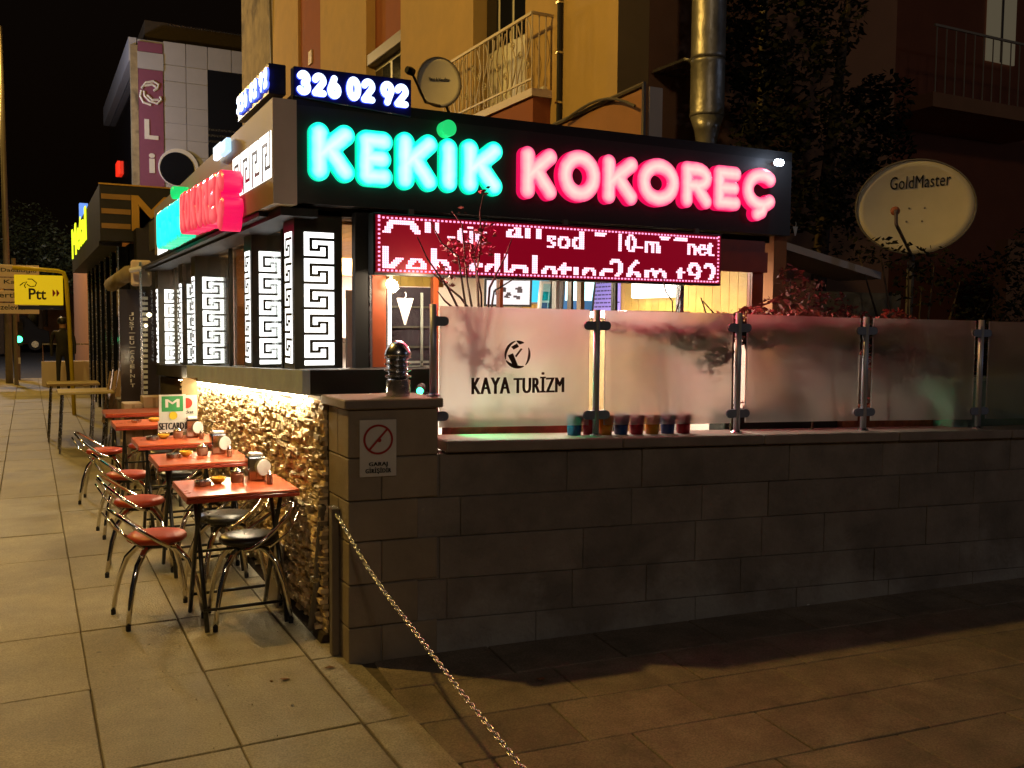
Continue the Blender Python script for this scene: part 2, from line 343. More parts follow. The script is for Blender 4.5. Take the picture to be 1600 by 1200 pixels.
# ------------------------------------------------------------------ bubble letters from strokes
def arc(cx, cy, rx, ry, a0, a1, n=14): return [(cx + rx * math.cos(math.radians(a0 + (a1 - a0) * i / n)), cy + ry * math.sin(math.radians(a0 + (a1 - a0) * i / n))) for i in range(n + 1)]
GLY = {
 'K': [[(0, 0), (0, 1)], [(1, 1), (.02, .40)], [(.38, .58), (1, 0)]],
 'E': [[(0, 0), (0, 1)], [(0, 1), (1, 1)], [(0, .5), (.9, .5)], [(0, 0), (1, 0)]],
 'I': [[(.5, 0), (.5, 1)]], 'O': [arc(.5, .5, .5, .5, 0, 360, 28)],
 'R': [[(0, 0), (0, 1)], [(0, 1), (.5, 1)] + arc(.5, .74, .5, .26, 90, -90, 8) + [(0, .48)], [(.45, .5), (1, 0)]],
 'C': [arc(.52, .5, .52, .5, 48, 312, 20), [(.62, -.02), (.55, -.22), (.38, -.30)]],
 '3': [arc(.42, .74, .5, .26, 150, -80, 10), arc(.42, .26, .55, .26, 80, -150, 10)],
 '2': [arc(.5, .72, .5, .28, 165, -20, 10) + [(0, 0)], [(0, 0), (1, 0)]],
 '6': [arc(.5, .3, .5, .3, 0, 360, 16), [(.05, .42), (.35, .8), (.5, 1)]],
 '0': [arc(.5, .5, .5, .5, 0, 360, 22)], '9': [arc(.5, .7, .5, .3, 0, 360, 16), [(.95, .58), (.65, .2), (.5, 0)]],
 '1': [[(.5, 0), (.5, 1)], [(.5, 1), (.2, .8)]], '.': [[(.5, .5), (.5, .5)]]}
def bubble(g, w, h, r, P0, ux, uz, n, depth, pillow, step=None):
    """solid letter w x h at P0: outline clipped from a distance field, pillowed face, straight returns"""
    P0 = Vector(P0); ux = Vector(ux); uz = Vector(uz); n = Vector(n)
    segs = []
    for st in GLY[g]:
        p = [(r + a * (w - 2 * r), r + b * (h - 2 * r)) for a, b in st]
        segs += list(zip(p[:-1], p[1:]))
    A = np.array([s[0] for s in segs]); Bq = np.array([s[1] for s in segs]); D = Bq - A; L = np.maximum((D ** 2).sum(1), 1e-12)
    lo = min(A[:, 1].min(), Bq[:, 1].min()) - r * 1.15
    step = step or h / 34
    xs = np.arange(-step * 1.5, w + step * 2, step); ys = np.arange(lo, h + step * 2, step)
    X, Y = np.meshgrid(xs, ys, indexing='ij'); P = np.stack([X, Y], -1)[:, :, None, :]
    t = np.clip(((P - A) * D).sum(-1) / L, 0, 1); Q = A + t[..., None] * D
    d = np.sqrt(((P - Q) ** 2).sum(-1)).min(-1) - r
    vid = {}; V = []; G = []; Fc = []
    def vert(key, x, y, dd):
        if key not in vid:
            q = max(0., min(1., -dd / r)); vid[key] = len(V)
            V.append(P0 + ux * x + uz * y + n * (depth + pillow * math.sqrt(max(0, 1 - (1 - min(1, q)) ** 2)))); G.append(q)
        return vid[key]
    for i in range(len(xs) - 1):
        for j in range(len(ys) - 1):
            c = [(i, j), (i + 1, j), (i + 1, j + 1), (i, j + 1)]; dv = [d[a] for a in c]
            if min(dv) >= 0: continue
            poly = []
            for k in range(4):
                a, b = c[k], c[(k + 1) % 4]; da, db = d[a], d[b]
                if da < 0: poly.append(vert(('g',) + a, xs[a[0]], ys[a[1]], da))
                if (da < 0) != (db < 0):
                    key = ('e',) + (a + b if a < b else b + a); tt = da / (da - db)
                    poly.append(vert(key, xs[a[0]] + (xs[b[0]] - xs[a[0]]) * tt, ys[a[1]] + (ys[b[1]] - ys[a[1]]) * tt, 0.))
            if len(set(poly)) >= 3: Fc.append(tuple(poly))
    ed = {}
    for f in Fc:
        for a, b in zip(f, f[1:] + f[:1]): ed[(a, b)] = 1
    mb = MB(); mb.v = [tuple(v) for v in V]; mb.f = list(Fc); mb.mi = [0] * len(Fc); glow = list(G); back = {}
    for (a, b) in list(ed):
        if (b, a) in ed: continue
        for q in (a, b):
            if q not in back: back[q] = len(mb.v); p = V[q]; mb.v.append(tuple(p - n * depth)); glow.append(0.)
        mb.f.append((b, a, back[a], back[b])); mb.mi.append(1)
    mb.glow = glow; return mb

# ================================================================== SETTING
def setting(name, mb, m): o = mb.build(name, m); o['kind'] = 'structure'; return o
setting('ground', MB().box(-60, 120, -40, 160, -.6, -.14), M_asph)
setting('road', MB().box(-11, -2.42, -30, 60, -.3, -.115), M_asph)
B('kerb', M_coping, None, -2.42, -2.27, -10, 30, -.3, .0, bevel=.012)['kind'] = 'structure'
pav = setting('pavement', MB().box(-2.27, 1.335, -10, 29.5, -.3, -.014), M_bed)
def slab_mesh(name, lx, ly, t, m, bev=.004):
    bm = bmesh.new(); bmesh.ops.create_cube(bm, size=1)
    for v in bm.verts: v.co = Vector((v.co.x * lx, v.co.y * ly, v.co.z * t - t / 2))
    bmesh.ops.bevel(bm, geom=list(bm.edges), offset=bev, segments=1, affect='EDGES')
    me = bpy.data.meshes.new(name); bm.to_mesh(me); bm.free(); me.materials.append(m); return me
sm = slab_mesh('paving_slab', .485, .868, .05, M_slab)
R = random.Random(3)
for i in range(7):
    for j in range(32):
        x = 1.19 - .49 * (i + .5); y = 1.88 + .873 * (j + .5)
        o = bpy.data.objects.new('paving_slab', sm); COL.objects.link(o); o.parent = pav
        o.location = (x + R.uniform(-.0015, .0015), y + R.uniform(-.002, .002), R.uniform(-.003, .001)); o.rotation_euler = (R.uniform(-.003, .003), R.uniform(-.003, .003), R.uniform(-.002, .002))
st = setting('concrete_strip', MB().box(1.197, 1.60, -3, 12.5, -.2, -.012), M_bed)
for j in range(14):
    y0 = 1.15 + .82 * j
    x1 = 1.40 if y0 < 4.2 else 1.36
    MB().box(1.199, x1, y0 + .004, y0 + .815, -.03, R.uniform(-.004, .0)).build('edge_slab', M_strip, st, bevel=.003)
# driveway in front of the block wall: slabs laid along the wall
WA = Vector((1.356, 4.308, 0)); WB = Vector((5.86, 3.877, 0)); WU = (WB - WA).normalized(); WN = Vector((WU.y, -WU.x, 0))
drv = setting('driveway', MB().hexa([Vector(p) for p in [(1.405, -3, -.3), (14, -3, -.3), (14, 4.2, -.3), (1.405, 4.6, -.3), (1.405, -3, -.016), (14, -3, -.016), (14, 4.2, -.016), (1.405, 4.6, -.016)]]), M_drivebed)
for j in range(11):
    t0_, t1_ = .004 + j * .39, .004 + (j + 1) * .39 - .005
    s_ = (1.412 - (WA + WN * t0_).x) / WU.x; k = math.floor(s_ / .60 - (.5 if j % 2 else .18)) + 1
    while s_ < 8.6:
        e_ = (k + (.5 if j % 2 else .18)) * .60
        if e_ - s_ > .06:
            z_ = [R.uniform(-.007, -.003) for _ in range(4)]; Q = [WA + WU * a_ + WN * b_ for a_, b_ in ((s_ + .004, t1_), (e_ - .004, t1_), (e_ - .004, t0_), (s_ + .004, t0_))]
            MB().hexa([Vector((q.x, q.y, -.05)) for q in Q] + [Vector((q.x, q.y, z)) for q, z in zip(Q, z_)]).build('driveway_slab', M_drive, drv, bevel=.004)
        s_ = e_; k += 1
# ------------------------------------------------------------------ helper for the wall plane
def wp(s, off, z): return WA + WU * s + WN * off + Vector((0, 0, z))   # off > 0 towards the driveway
def wpix(x, y, off=0.):
    a = wp(0, off, 0); d = ray(x, y); t = WN.dot(a - EYE) / WN.dot(d); p = EYE + d * t; return (p - a).dot(WU), p.z
# ================================================================== STREET LAMPS (real lamps, out of frame or far)
def point(name, loc, power, col, rad=.12, parent=None, spot=None):
    l = bpy.data.lights.new(name, 'SPOT' if spot else 'POINT'); l.energy = power; l.color = col; l.shadow_soft_size = rad
    if spot: l.spot_size = math.radians(spot); l.spot_blend = .6
    o = bpy.data.objects.new(name, l); COL.objects.link(o); o.location = loc
    if parent: o.parent = parent; o.location = Vector(loc) - wloc(parent)
    return o
def street_lamp(x, y, h, dx, label, power, rad=.12, col=SODIUM, metal=None):
    t = thing('street_lamp', label, 'street lamp', (x, y, 0), 'street lamps along the pavement')
    MB().tube([(x, y, 0), (x, y, h * .5), (x, y, h)], [.09, .07, .05], 12).build('pole', M_grey, t, smooth=True)
    MB().tube([(x, y, h - .02), (x + dx * .5, y, h + .25), (x + dx, y, h + .3)], .03, 8).build('arm', M_grey, t, smooth=True)
    MB().box(x + dx - .1, x + dx + .35, y - .12, y + .12, h + .26, h + .36).build('lamp_head', M_grey, t, bevel=.02)
    MB().box(x + dx - .05, x + dx + .3, y - .09, y + .09, h + .235, h + .257).build('lens', E_lamphead, t)
    point('lamp_light', (x + dx + .12, y, h + .1), power, col, rad, t)
    return t
street_lamp(-2.62, 7.5, 7.75, .25, 'tall sodium street lamp at the kerb beside the cafe tables, out of frame', LAMPS['near'])
street_lamp(-2.62, 18.5, 8.3, .3, 'sodium street lamp at the kerb opposite the corner shop, out of frame', 620, .2)
street_lamp(-2.6, 30, 8.5, .6, 'distant sodium street lamp at the kerb near the crossing', LAMPS['far'], .3)
street_lamp(-2.62, -9, 8.5, .4, 'sodium street lamp behind the viewpoint on the kerb', LAMPS['back'], .6, (1.0, .80, .58))
street_lamp(-2.6, 36.5, 9.0, .6, 'cool white street lamp near the tall pale building', 1500, .3, (.72, .78, 1))
# cool street light over the far end of the driveway (bluish light on the wall foot at right)
t = thing('driveway_lamp', 'cool white lamp on a pole beyond the right end of the driveway', 'lamp', (15, -4, 0))
MB().tube([(15, -4, 0), (15, -4, 5)], .05, 8).build('pole', M_grey, t); MB().box(14.85, 15.15, -4.1, -3.9, 5, 5.1).build('lamp_head', M_grey, t)
point('lamp_light', (14.9, -4, 4.9), 130, (.55, .68, 1), .3, t)

# ================================================================== BLOCK WALL
wall = thing('block_wall', 'long dark stone block wall along the driveway under the frosted glass railing', 'wall', WA)
Lz = [-.06, .17, .38, .59, .79, 1.01]; Rz = [-.17, .06, .26, .51, .72, .93]; SM = 4.524
def zl(k, s, a=Lz, b=Rz): return a[k] + (b[k] - a[k]) * s / SM
MB().hexa([wp(.02, -.008, -.2), wp(7.2, -.008, -.3), wp(7.2, -.22, -.3), wp(.02, -.22, -.2), wp(.02, -.008, zl(5, 0) - .012), wp(7.2, -.008, zl(5, 7.2) - .012), wp(7.2, -.22, zl(5, 7.2) - .012), wp(.02, -.22, zl(5, 0) - .012)]).build('core', M_mortar, wall)
R = random.Random(11)
for k in range(5):
    s = .0 if k % 1 == 0 else 0
    while s < 7.1:
        ln = R.choice([.45, .62, .8, .98, .7]) * (.7 if s == 0 and k % 2 else 1); e = min(s + ln, 7.2); g = .0022; pr = R.uniform(-.0025, .003)
        MB().hexa([wp(s + g, pr, zl(k, s) + g), wp(e - g, pr, zl(k, e) + g), wp(e - g, -.1, zl(k, e) + g), wp(s + g, -.1, zl(k, s) + g),
                   wp(s + g, pr, zl(k + 1, s) - g), wp(e - g, pr, zl(k + 1, e) - g), wp(e - g, -.1, zl(k + 1, e) - g), wp(s + g, -.1, zl(k + 1, s) - g)]).build('block', M_block, wall, bevel=.0025)
        s = e
s = .47
CP = lambda s: 1.075 + (.985 - 1.075) * s / SM
while s < 7.1:
    e = min(s + R.uniform(.85, 1.1), 7.2); g = .003
    MB().hexa([wp(s + g, .035, CP(s) - .055), wp(e - g, .035, CP(e) - .055), wp(e - g, -.27, CP(e) - .055), wp(s + g, -.27, CP(s) - .055),
               wp(s + g, .035, CP(s)), wp(e - g, .035, CP(e)), wp(e - g, -.27, CP(e)), wp(s + g, -.27, CP(s))]).build('coping', M_coping, wall, bevel=.006)
    s = e
# pier at the corner
pier = thing('stone_pier', 'square stone pier at the pavement corner carrying the no parking sign', 'pier', WA)
PW = .435
def pp(s, b, z):  # s along wall, b depth back
    return WA + WU * s + Vector((-.012, 1, 0)) * b + Vector((0, 0, z))
def pbox(s0, s1, b0, b1, z0, z1): return MB().hexa([pp(s0, b0, z0), pp(s1, b0, z0), pp(s1, b1, z0), pp(s0, b1, z0), pp(s0, b0, z1), pp(s1, b0, z1), pp(s1, b1, z1), pp(s0, b1, z1)])
lv = [-.05, .17, .38, .59, .79, 1.0, 1.235]
pbox(.012, PW - .012, .012, .29, -.1, 1.23).build('core', M_mortar, pier)
for k in range(6):
    z0, z1 = lv[k] + .003, lv[k + 1] - .003; e = -.010 - R.uniform(0, .003)
    if k % 2: pbox(e, PW - .1 * (k < 5), e, .15, z0, z1).build('block', M_pierblk, pier, bevel=.004); pbox(e, .16, .154, .30, z0, z1).build('block', M_pierblk, pier, bevel=.004)
    else: pbox(e, .15, e, .30, z0, z1).build('block', M_pierblk, pier, bevel=.004); pbox(.154, PW, e, .30, z0, z1).build('block', M_pierblk, pier, bevel=.004)
pbox(-.035, PW + .02, -.035, .36, 1.236, 1.283).build('coping', M_coping, pier, bevel=.006)
# no-parking plate
t = thing('garage_sign', 'white rectangular sign with red prohibition circle reading GARAJ GIRISIDIR on the pier', 'sign', wp(.13, .02, .9))
(s0, zb), (s1, zt) = wpix(562, 746, .02), wpix(619, 655, .02)
def wq(s, off, z): return wp(s, off, z)
MB().hexa([wp(s0, .024, zb), wp(s1, .024, zb), wp(s1, .018, zb), wp(s0, .018, zb), wp(s0, .024, zt), wp(s1, .024, zt), wp(s1, .018, zt), wp(s0, .018, zt)]).build('plate', M_signwhite, t, bevel=.001)
cs, cz, rr = (s0 + s1) / 2, zt - .095, .073
ring = MB(); n = 40
for i in range(n):
    a0, a1 = 2 * math.pi * i / n, 2 * math.pi * (i + 1) / n
    P = [wp(cs + r_ * math.cos(a), .0265, cz + r_ * math.sin(a)) for a, r_ in ((a0, rr), (a1, rr), (a1, rr - .010), (a0, rr - .010))]
    ring.slab(P, WN, .0018)
ring.build('red_ring', M_signred, t)
sl = MB(); dx, dz = math.cos(math.radians(48)), math.sin(math.radians(48)); c = rr - .006
sl.slab([wp(cs - dx * c + dz * .005, .0275, cz - dz * c - dx * .005), wp(cs + dx * c + dz * .005, .0275, cz + dz * c - dx * .005), wp(cs + dx * c - dz * .005, .0275, cz + dz * c + dx * .005), wp(cs - dx * c - dz * .005, .0275, cz - dz * c + dx * .005)], WN, .002)
sl.lathe(wp(cs + .006, .0275, cz - .004), [(.010, -.002), (.009, .0)], 12, WN)
sl.build('red_slash', M_signred, t)
tx = MB(); put_text(tx, 'GARAJ', wp(cs - .045, .0255, zb + .047), WU, (0, 0, 1), WN, .09, .024, .0015, 0, 1.15, bold=.0016); tx.build('lettering', M_signblack, t)
tx = MB(); put_text(tx, 'GİRİŞİDİR', wp(cs - .062, .0255, zb + .013), WU, (0, 0, 1), WN, .124, .033, .0015, 0, 1.15, bold=.0014); tx.build('lettering', M_signblack, t)
# garden lamp on the pier
lx, ly, lz = 1.645, 4.43, 1.284
t = thing('bollard_lamp', 'small stainless steel louvred bollard lamp standing on the stone pier', 'lamp', (lx, ly, lz))
MB().lathe((lx, ly, lz), [(.062, 0), (.062, .078), (.055, .082)], 24).build('base', M_steel, t, smooth=False)
for k in range(4): MB().lathe((lx, ly, lz + .085 + k * .031), [(.046, 0), (.056, .006), (.069, .012), (.069, .015), (.052, .022), (.046, .03)], 24).build('louvre', M_steel, t)
MB().lathe((lx, ly, lz + .20), [(.066, 0), (.068, .008), (.062, .03), (.046, .058), (.024, .074), (.003, .08)], 24).build('dome', M_steel, t, smooth=True)
MB().lathe((lx, ly, lz + .09), [(.042, 0), (.042, .11)], 16).build('lens', M_jar, t)
# downpipe conduit, chain post, chain
t = thing('corrugated_conduit', 'thin brown corrugated conduit running down the end of the stone clad wall', 'pipe', (1.31, 4.72, 0))
pts = [onX(504, 790, 1.318), onX(501, 830, 1.318), onX(497, 880, 1.312), onX(495, 920, 1.305), onX(490, 955, 1.30), onX(486, 984, 1.295)]
fp = []; 
for a, b in zip(pts[:-1], pts[1:]): fp += [a.lerp(b, i / 10) for i in range(10)]
MB().tube(fp, [.019 + (.0025 if i % 2 else 0) for i in range(len(fp))], 10).build('conduit', M_cable, t, smooth=True)
MB().box(1.28, 1.335, 4.70, 4.76, .3, .325).build('clip', M_steel, t)
t = thing('chain_post', 'square rusty steel post fixed to the pier holding the chain', 'post', (1.32, 4.44, 0))
B('post', M_grey, t, 1.300, 1.338, 4.425, 4.475, 0, .735, bevel=.003); B('cap', M_steel, t, 1.298, 1.338, 4.42, 4.48, .735, .745)
MB().tube([(1.318, 4.40, .70), (1.318, 4.43, .715)], .006, 8).build('hook', M_steel, t)
t = thing('chain', 'galvanised steel chain sagging from the pier post across the driveway entrance', 'chain', (1.32, 4.4, .7))
cp = [(4.405, .712), (3.95, .568), (3.724, .512), (3.286, .430), (2.925, .362), (2.468, .290), (2.0, .245), (1.5, .23)]
def chz(y):
    for (ya, za), (yb, zb_) in zip(cp[:-1], cp[1:]):
        if yb <= y <= ya: return zb_ + (za - zb_) * (y - yb) / (ya - yb)
    return cp[-1][1]
lk = MB(); q = []
for a in range(12):
    an = 2 * math.pi * a / 12; q.append((0, .0125 * math.cos(an) + (.0055 if math.cos(an) > 0 else -.0055), .0078 * math.sin(an)))
lk.tube(q, .0026, 5, closed=True); lo = lk.build('link', M_steel, None, smooth=True); lo.parent = t; lme = lo.data
y = 4.40; i = 0
while y > 1.75:
    z = chz(y); y2 = y - .0215; z2 = chz(y2); sl_ = math.atan2(z2 - z, y2 - y)
    o = lo if i == 0 else bpy.data.objects.new('link', lme)
    if i: COL.objects.link(o); o.parent = t
    o.location = Vector((1.318, y, z)) - t.location; ang = math.atan2(z - z2, y - y2)
    o.rotation_euler = (Matrix.Rotation(ang, 3, 'X') @ Matrix.Rotation(math.radians(40 if i % 2 else -50), 3, 'Y')).to_euler()
    y -= .0235 * math.cos(ang); i += 1

# ================================================================== GLASS RAILING
rail = thing('glass_railing', 'frosted glass railing with steel posts standing on the stone wall coping', 'railing', wp(.45, -.08, 1.1))
GO = -.085
def wpx(x, y): return wpix(x, y, GO)
pan = [(687, 921, 478, 484, 668, 664), (946, 1145, 485, 490, 664, 661), (1168, 1344, 491, 497, 660, 657), (1365, 1524, 497, 501, 657, 655), (1546, 1720, 502, 507, 654, 652)]
for xa, xb, t0, t1, b0, b1 in pan:
    (sa, za), (sb, zb_) = wpx(xa, t0), wpx(xb, t1); (_, zc), (_, zd) = wpx(xa, b0), wpx(xb, b1)
    MB().hexa([wp(sa, GO + .005, zc), wp(sb, GO + .005, zd), wp(sb, GO - .005, zd), wp(sa, GO - .005, zc), wp(sa, GO + .005, za), wp(sb, GO + .005, zb_), wp(sb, GO - .005, zb_), wp(sa, GO - .005, za)]).build('glass_panel', G_frost, rail)
for x, yt, yb in ((677, 475, 640), (933, 484, 678), (1155, 489, 672), (1354, 495, 668), (1534, 500, 663), (1730, 506, 660)):
    s, zt = wpx(x, yt); zb_ = CP(s) if x > 690 else 1.283
    p = MB(); p.tube([wp(s, GO, zb_), wp(s, GO, zt)], 0.0185, 14); po = p.build('post', M_post, rail, smooth=True)
    MB().lathe(wp(s, GO, zb_), [(.034, 0), (.034, .006), (.022, .016)], 16).build('flange', M_steel, po)
    for zz in (zt - .085, CP(s) + .115):
        for sd in ((1,) if x == 677 else (-1, 1)):
            c = MB(); pr = [wp(s + sd * (.055 + .024 * math.sin(math.pi * a / 8)) if 0 <= a <= 8 else s, GO + .014, zz + .024 * math.cos(math.pi * a / 8)) for a in range(9)]
            pr = [wp(s + sd * .012, GO + .014, zz + .024)] + pr + [wp(s + sd * .012, GO + .014, zz - .024)]
            bk = [v - WN * .028 for v in pr]; m_ = len(pr); c.add(pr + bk, [tuple(range(m_)), tuple(range(2 * m_ - 1, m_ - 1, -1))] + [(i, (i + 1) % m_, m_ + (i + 1) % m_, m_ + i) for i in range(m_)])
            c.build('clamp', M_steelblue, po)
M_cut = mat('clear_cut_film', (.10, .055, .045), .25)
(sa, za), (sb, zb_) = wpx(737, 616), wpx(880, 588)
tx = MB(); put_text(tx, 'KAYA', wp(sa, GO + .0055, za), WU, (0, 0, 1), WN, (sb - sa) * .40, zb_ - za, .001, 0, 1.12, bold=.004); put_text(tx, 'TURİZM', wp(sa + (sb - sa) * .45, GO + .0055, za), WU, (0, 0, 1), WN, (sb - sa) * .55, (zb_ - za) * 1.28, .001, 0, 1.1, bold=.004)
tx.build('lettering', M_cut, rail)
(sc_, zc_) = wpx(808, 554); lg = MB(); r_ = .073
def disc_poly(pts): lg.slab([wp(sc_ + a * r_, GO + .0065, zc_ + b * r_) for a, b in pts], WN, .0009)
for a0, a1, w_ in ((100, 200, .16), (205, 300, .22), (310, 390, .14), (60, 95, .2)):
    n_ = 10
    for i in range(n_):
        x0, x1 = math.radians(a0 + (a1 - a0) * i / n_), math.radians(a0 + (a1 - a0) * (i + 1) / n_); w0 = w_ * math.sin(math.pi * (i + .3) / (n_ + .6)) + .05; w1 = w_ * math.sin(math.pi * (i + 1.3) / (n_ + .6)) + .05
        disc_poly([(math.cos(x0), math.sin(x0)), (math.cos(x1), math.sin(x1)), (math.cos(x1) * (1 - w1), math.sin(x1) * (1 - w1)), (math.cos(x0) * (1 - w0), math.sin(x0) * (1 - w0))])
disc_poly([(-.75, -.05), (-.35, .1), (.02, -.75), (-.3, -.85)]); disc_poly([(-.5, .55), (-.05, .8), (.1, .55), (-.3, .35)]); disc_poly([(.25, .45), (.38, .4), (-.1, -.2), (-.2, -.1)])
lg.build('globe_emblem', M_cut, rail)
# colourful buckets on the coping behind the glass
cols = [('blue', (.02, .07, .28)), ('red', (.42, .015, .03)), ('yellow', (.70, .30, .01))]
bm_ = {n: mat('plastic_' + n, c, .35) for n, c in cols}; x = 896; i = 0
where = ['first from the left', 'second from the left', 'third from the left', 'fourth from the left', 'fifth from the left', 'sixth from the left', 'seventh from the left', 'last at the right end']
while x < 1070:
    n_ = cols[i % 3][0]; s, z = wpix(x, 678, -.15); zc = CP(s)
    tag(MB().lathe(wp(s, -.142, zc), [(.036, 0), (.040, .05), (.046, .108), (.048, .114), (.044, .114), (.040, .10)], 18).build('flower_pot', bm_[n_], smooth=True), '%s plastic pot on the wall behind the frosted glass, %s' % (n_, where[min(i, 7)]), 'pot', 'coloured plastic pots in a row behind the glass')
    x += 24.3; i += 1

# ================================================================== RESTAURANT
res = thing('restaurant', 'single storey glazed restaurant porch with black fascia and Greek key columns', 'building', (1.3, 5.0, 0))
# plinth, stone cladding and ledge along the pavement
PZ = lambda y: 1.262 - .038 * (y - 4.8)
MB().hexa([(1.345, 4.63, -.1), (1.6, 4.63, -.1), (1.6, 11.5, -.1), (1.345, 11.5, -.1), (1.345, 4.63, PZ(4.6)), (1.6, 4.63, PZ(4.6)), (1.6, 11.5, PZ(11.5)), (1.345, 11.5, PZ(11.5))]).build('plinth', M_cladbed, res)
B('plinth_front', M_pinkroom, res, 1.6, 4.75, 5.02, 5.2, .3, .74)
R = random.Random(5); allst = []; row = 0; z = .045
while z < 1.235:
    hgt = R.uniform(.011, .026); y = 4.635 + R.uniform(0, .02)
    while y < 9.6:
        ln = R.uniform(.028, .095); allst.append((y, min(y + ln, 9.62), z, z + hgt)); y += ln + .0018
    z += hgt + .0015
clad = MB(); cnt = 0; clad.glow = []
allst.sort(key=lambda q: q[0])
for (ya, yb, za, zb_) in allst:
    if zb_ > PZ(yb) - .012: continue
    p = R.uniform(.006, .046); t1, t2, t3, t4 = [max(.003, p + R.uniform(-.007, .007)) for _ in range(4)]; tn = R.choice([.45, .6, .75, .9, 1., 1.1, 1.2]) * R.uniform(.9, 1.1); x0 = 1.346
    P8 = [(x0 - t1, ya, za), (x0, ya, za), (x0, yb, za), (x0 - t2, yb, za), (x0 - t3, ya, zb_), (x0, ya, zb_), (x0, yb, zb_), (x0 - t4, yb, zb_)]
    if cnt < 300: one = MB().hexa(P8); one.glow = [tn] * 8; one.build('stone', M_clad, res); cnt += 1
    else: clad.hexa(P8); clad.glow += [tn] * 8
clad.build('stone_cladding', M_clad, res, kind='stuff')
MB().hexa([(1.30, 4.635, 0), (1.346, 4.635, 0), (1.346, 9.6, 0), (1.30, 9.6, 0), (1.315, 4.635, .042), (1.346, 4.635, .042), (1.346, 9.6, .042), (1.315, 9.6, .042)]).build('base_course', M_cladbed, res)
MB().hexa([(1.297, 4.80, 1.272), (2.0, 4.80, 1.272), (2.0, 5.02, 1.272), (1.297, 5.02, 1.272), (1.297, 4.80, 1.402), (2.0, 4.80, 1.40), (2.0, 5.02, 1.40), (1.297, 5.02, 1.398)]).build('ledge', M_black, res, bevel=.003)
fl = MB(); ys = [4.79 + .25 * i for i in range(17)]
for a, b in zip(ys[:-1], ys[1:]):
    xa, xb = 1.257 + .003 * math.sin(a * 9), 1.257 + .003 * math.sin(b * 9)
    fl.hexa([(xa, a, PZ(a) + .008), (1.295, a, PZ(a) + .008), (1.295, b, PZ(b) + .008), (xb, b, PZ(b) + .008), (xa, a, 1.402 - .036 * (a - 4.79)), (1.295, a, 1.402 - .036 * (a - 4.79)), (1.295, b, 1.402 - .036 * (b - 4.79)), (xb, b, 1.402 - .036 * (b - 4.79))])
fl.build('flashing', M_flash, res)
MB().hexa([(1.296, 5.02, 1.28), (1.62, 5.02, 1.28), (1.62, 11.4, 1.03), (1.296, 11.4, 1.03), (1.296, 5.02, 1.392), (1.62, 5.02, 1.392), (1.62, 11.4, 1.15), (1.296, 11.4, 1.15)]).build('sill', M_black, res)
MB().hexa([(1.268, 4.82, PZ(4.82) - .002), (1.286, 4.82, PZ(4.82) - .002), (1.286, 9.4, PZ(9.4) - .002), (1.268, 9.4, PZ(9.4) - .002), (1.268, 4.82, PZ(4.82) + .004), (1.286, 4.82, PZ(4.82) + .004), (1.286, 9.4, PZ(9.4) + .004), (1.268, 9.4, PZ(9.4) + .004)]).build('light_strip', E_strip, res)
# columns with lit Greek key cut-outs: front faces (-Y) and street faces (-X)
def key_panel(col, P0, ux, n, w, h, units=5):
    """lit panel w x h with dark key lines proud of it"""
    P0 = Vector(P0); ux = Vector(ux); n = Vector(n); uz = Vector((0, 0, 1))
    def q(mb, a0, a1, b0, b1, o, t): mb.slab([P0 + ux * a + uz * b + n * o for a, b in ((a0, b0), (a1, b0), (a1, b1), (a0, b1))], n, t)
    lit = MB(); q(lit, 0, w, 0, h, .003, .002); lo_ = lit.build('lit_panel', E_key, col)
    pt = h / (units + .22); g = .085 * w; gr = MB(); k = pt / .9
    for i in range(units):
        T = h - i * pt   # top of this unit
        def r(a0, a1, d0, d1): q(gr, (a0 - .01) * w, (a1 + .01) * w, T - d1 * k - .01 * w, T - d0 * k + .01 * w, .006, .003)
        r(.18, 1.01, .20, .28); r(.18, .265, .28, .655); r(.265, .53, .575, .655); r(.455, .53, .50, .575); r(.455, .80, .445, .515)
        r(.725, .80, .515, .915); r(-.01, .725, .84, .915)
    gr.build('key_line', M_clad_metal, lo_); return lo_
cols_ = [(5.12, .27, 2.20, 1.39, 1.300), (6.22, .235, 2.166, 1.35, 1.300), (8.53, .29, 2.095, 1.26, 1.300), (9.75, .22, 2.08, 1.21, 1.36), (11.15, .32, 2.07, 1.15, 1.300)]
for yc, w, zt, zb_, xc in cols_:
    c = B('column', M_clad_metal, res, xc, xc + w, yc, yc + .24, zb_, 2.27)
    key_panel(c, (xc + w * .20, yc, zb_ + .022), (1, 0, 0), (0, -1, 0), w * .62, (zt - zb_) * .905)
    key_panel(c, (xc, yc + .20, zb_ + .03), (0, -1, 0), (-1, 0, 0), .15, (zt - zb_) * .9)
# glass between the columns on the street side, thin frames
for ya, yb in ((5.36, 6.22), (6.46, 8.53), (8.82, 9.75), (9.97, 11.15)):
    z0a, z0b = 1.392 - .038 * (ya - 5.02), 1.392 - .038 * (yb - 5.02)
    MB().hexa([(1.40, ya, z0a), (1.408, ya, z0a), (1.408, yb, z0b), (1.40, yb, z0b), (1.40, ya, 2.27), (1.408, ya, 2.27), (1.408, yb, 2.27), (1.40, yb, 2.27)]).build('window', G_clear, res)
    B('mullion', M_clad_metal, res, 1.39, 1.42, (ya + yb) / 2 - .015, (ya + yb) / 2 + .015, 1.2, 2.27)
B('end_glass', G_clear, res, 1.16, 1.5, 11.52, 11.53, 0, 2.3); B('end_post', M_steel, res, 1.14, 1.165, 11.5, 11.54, 0, 2.32)
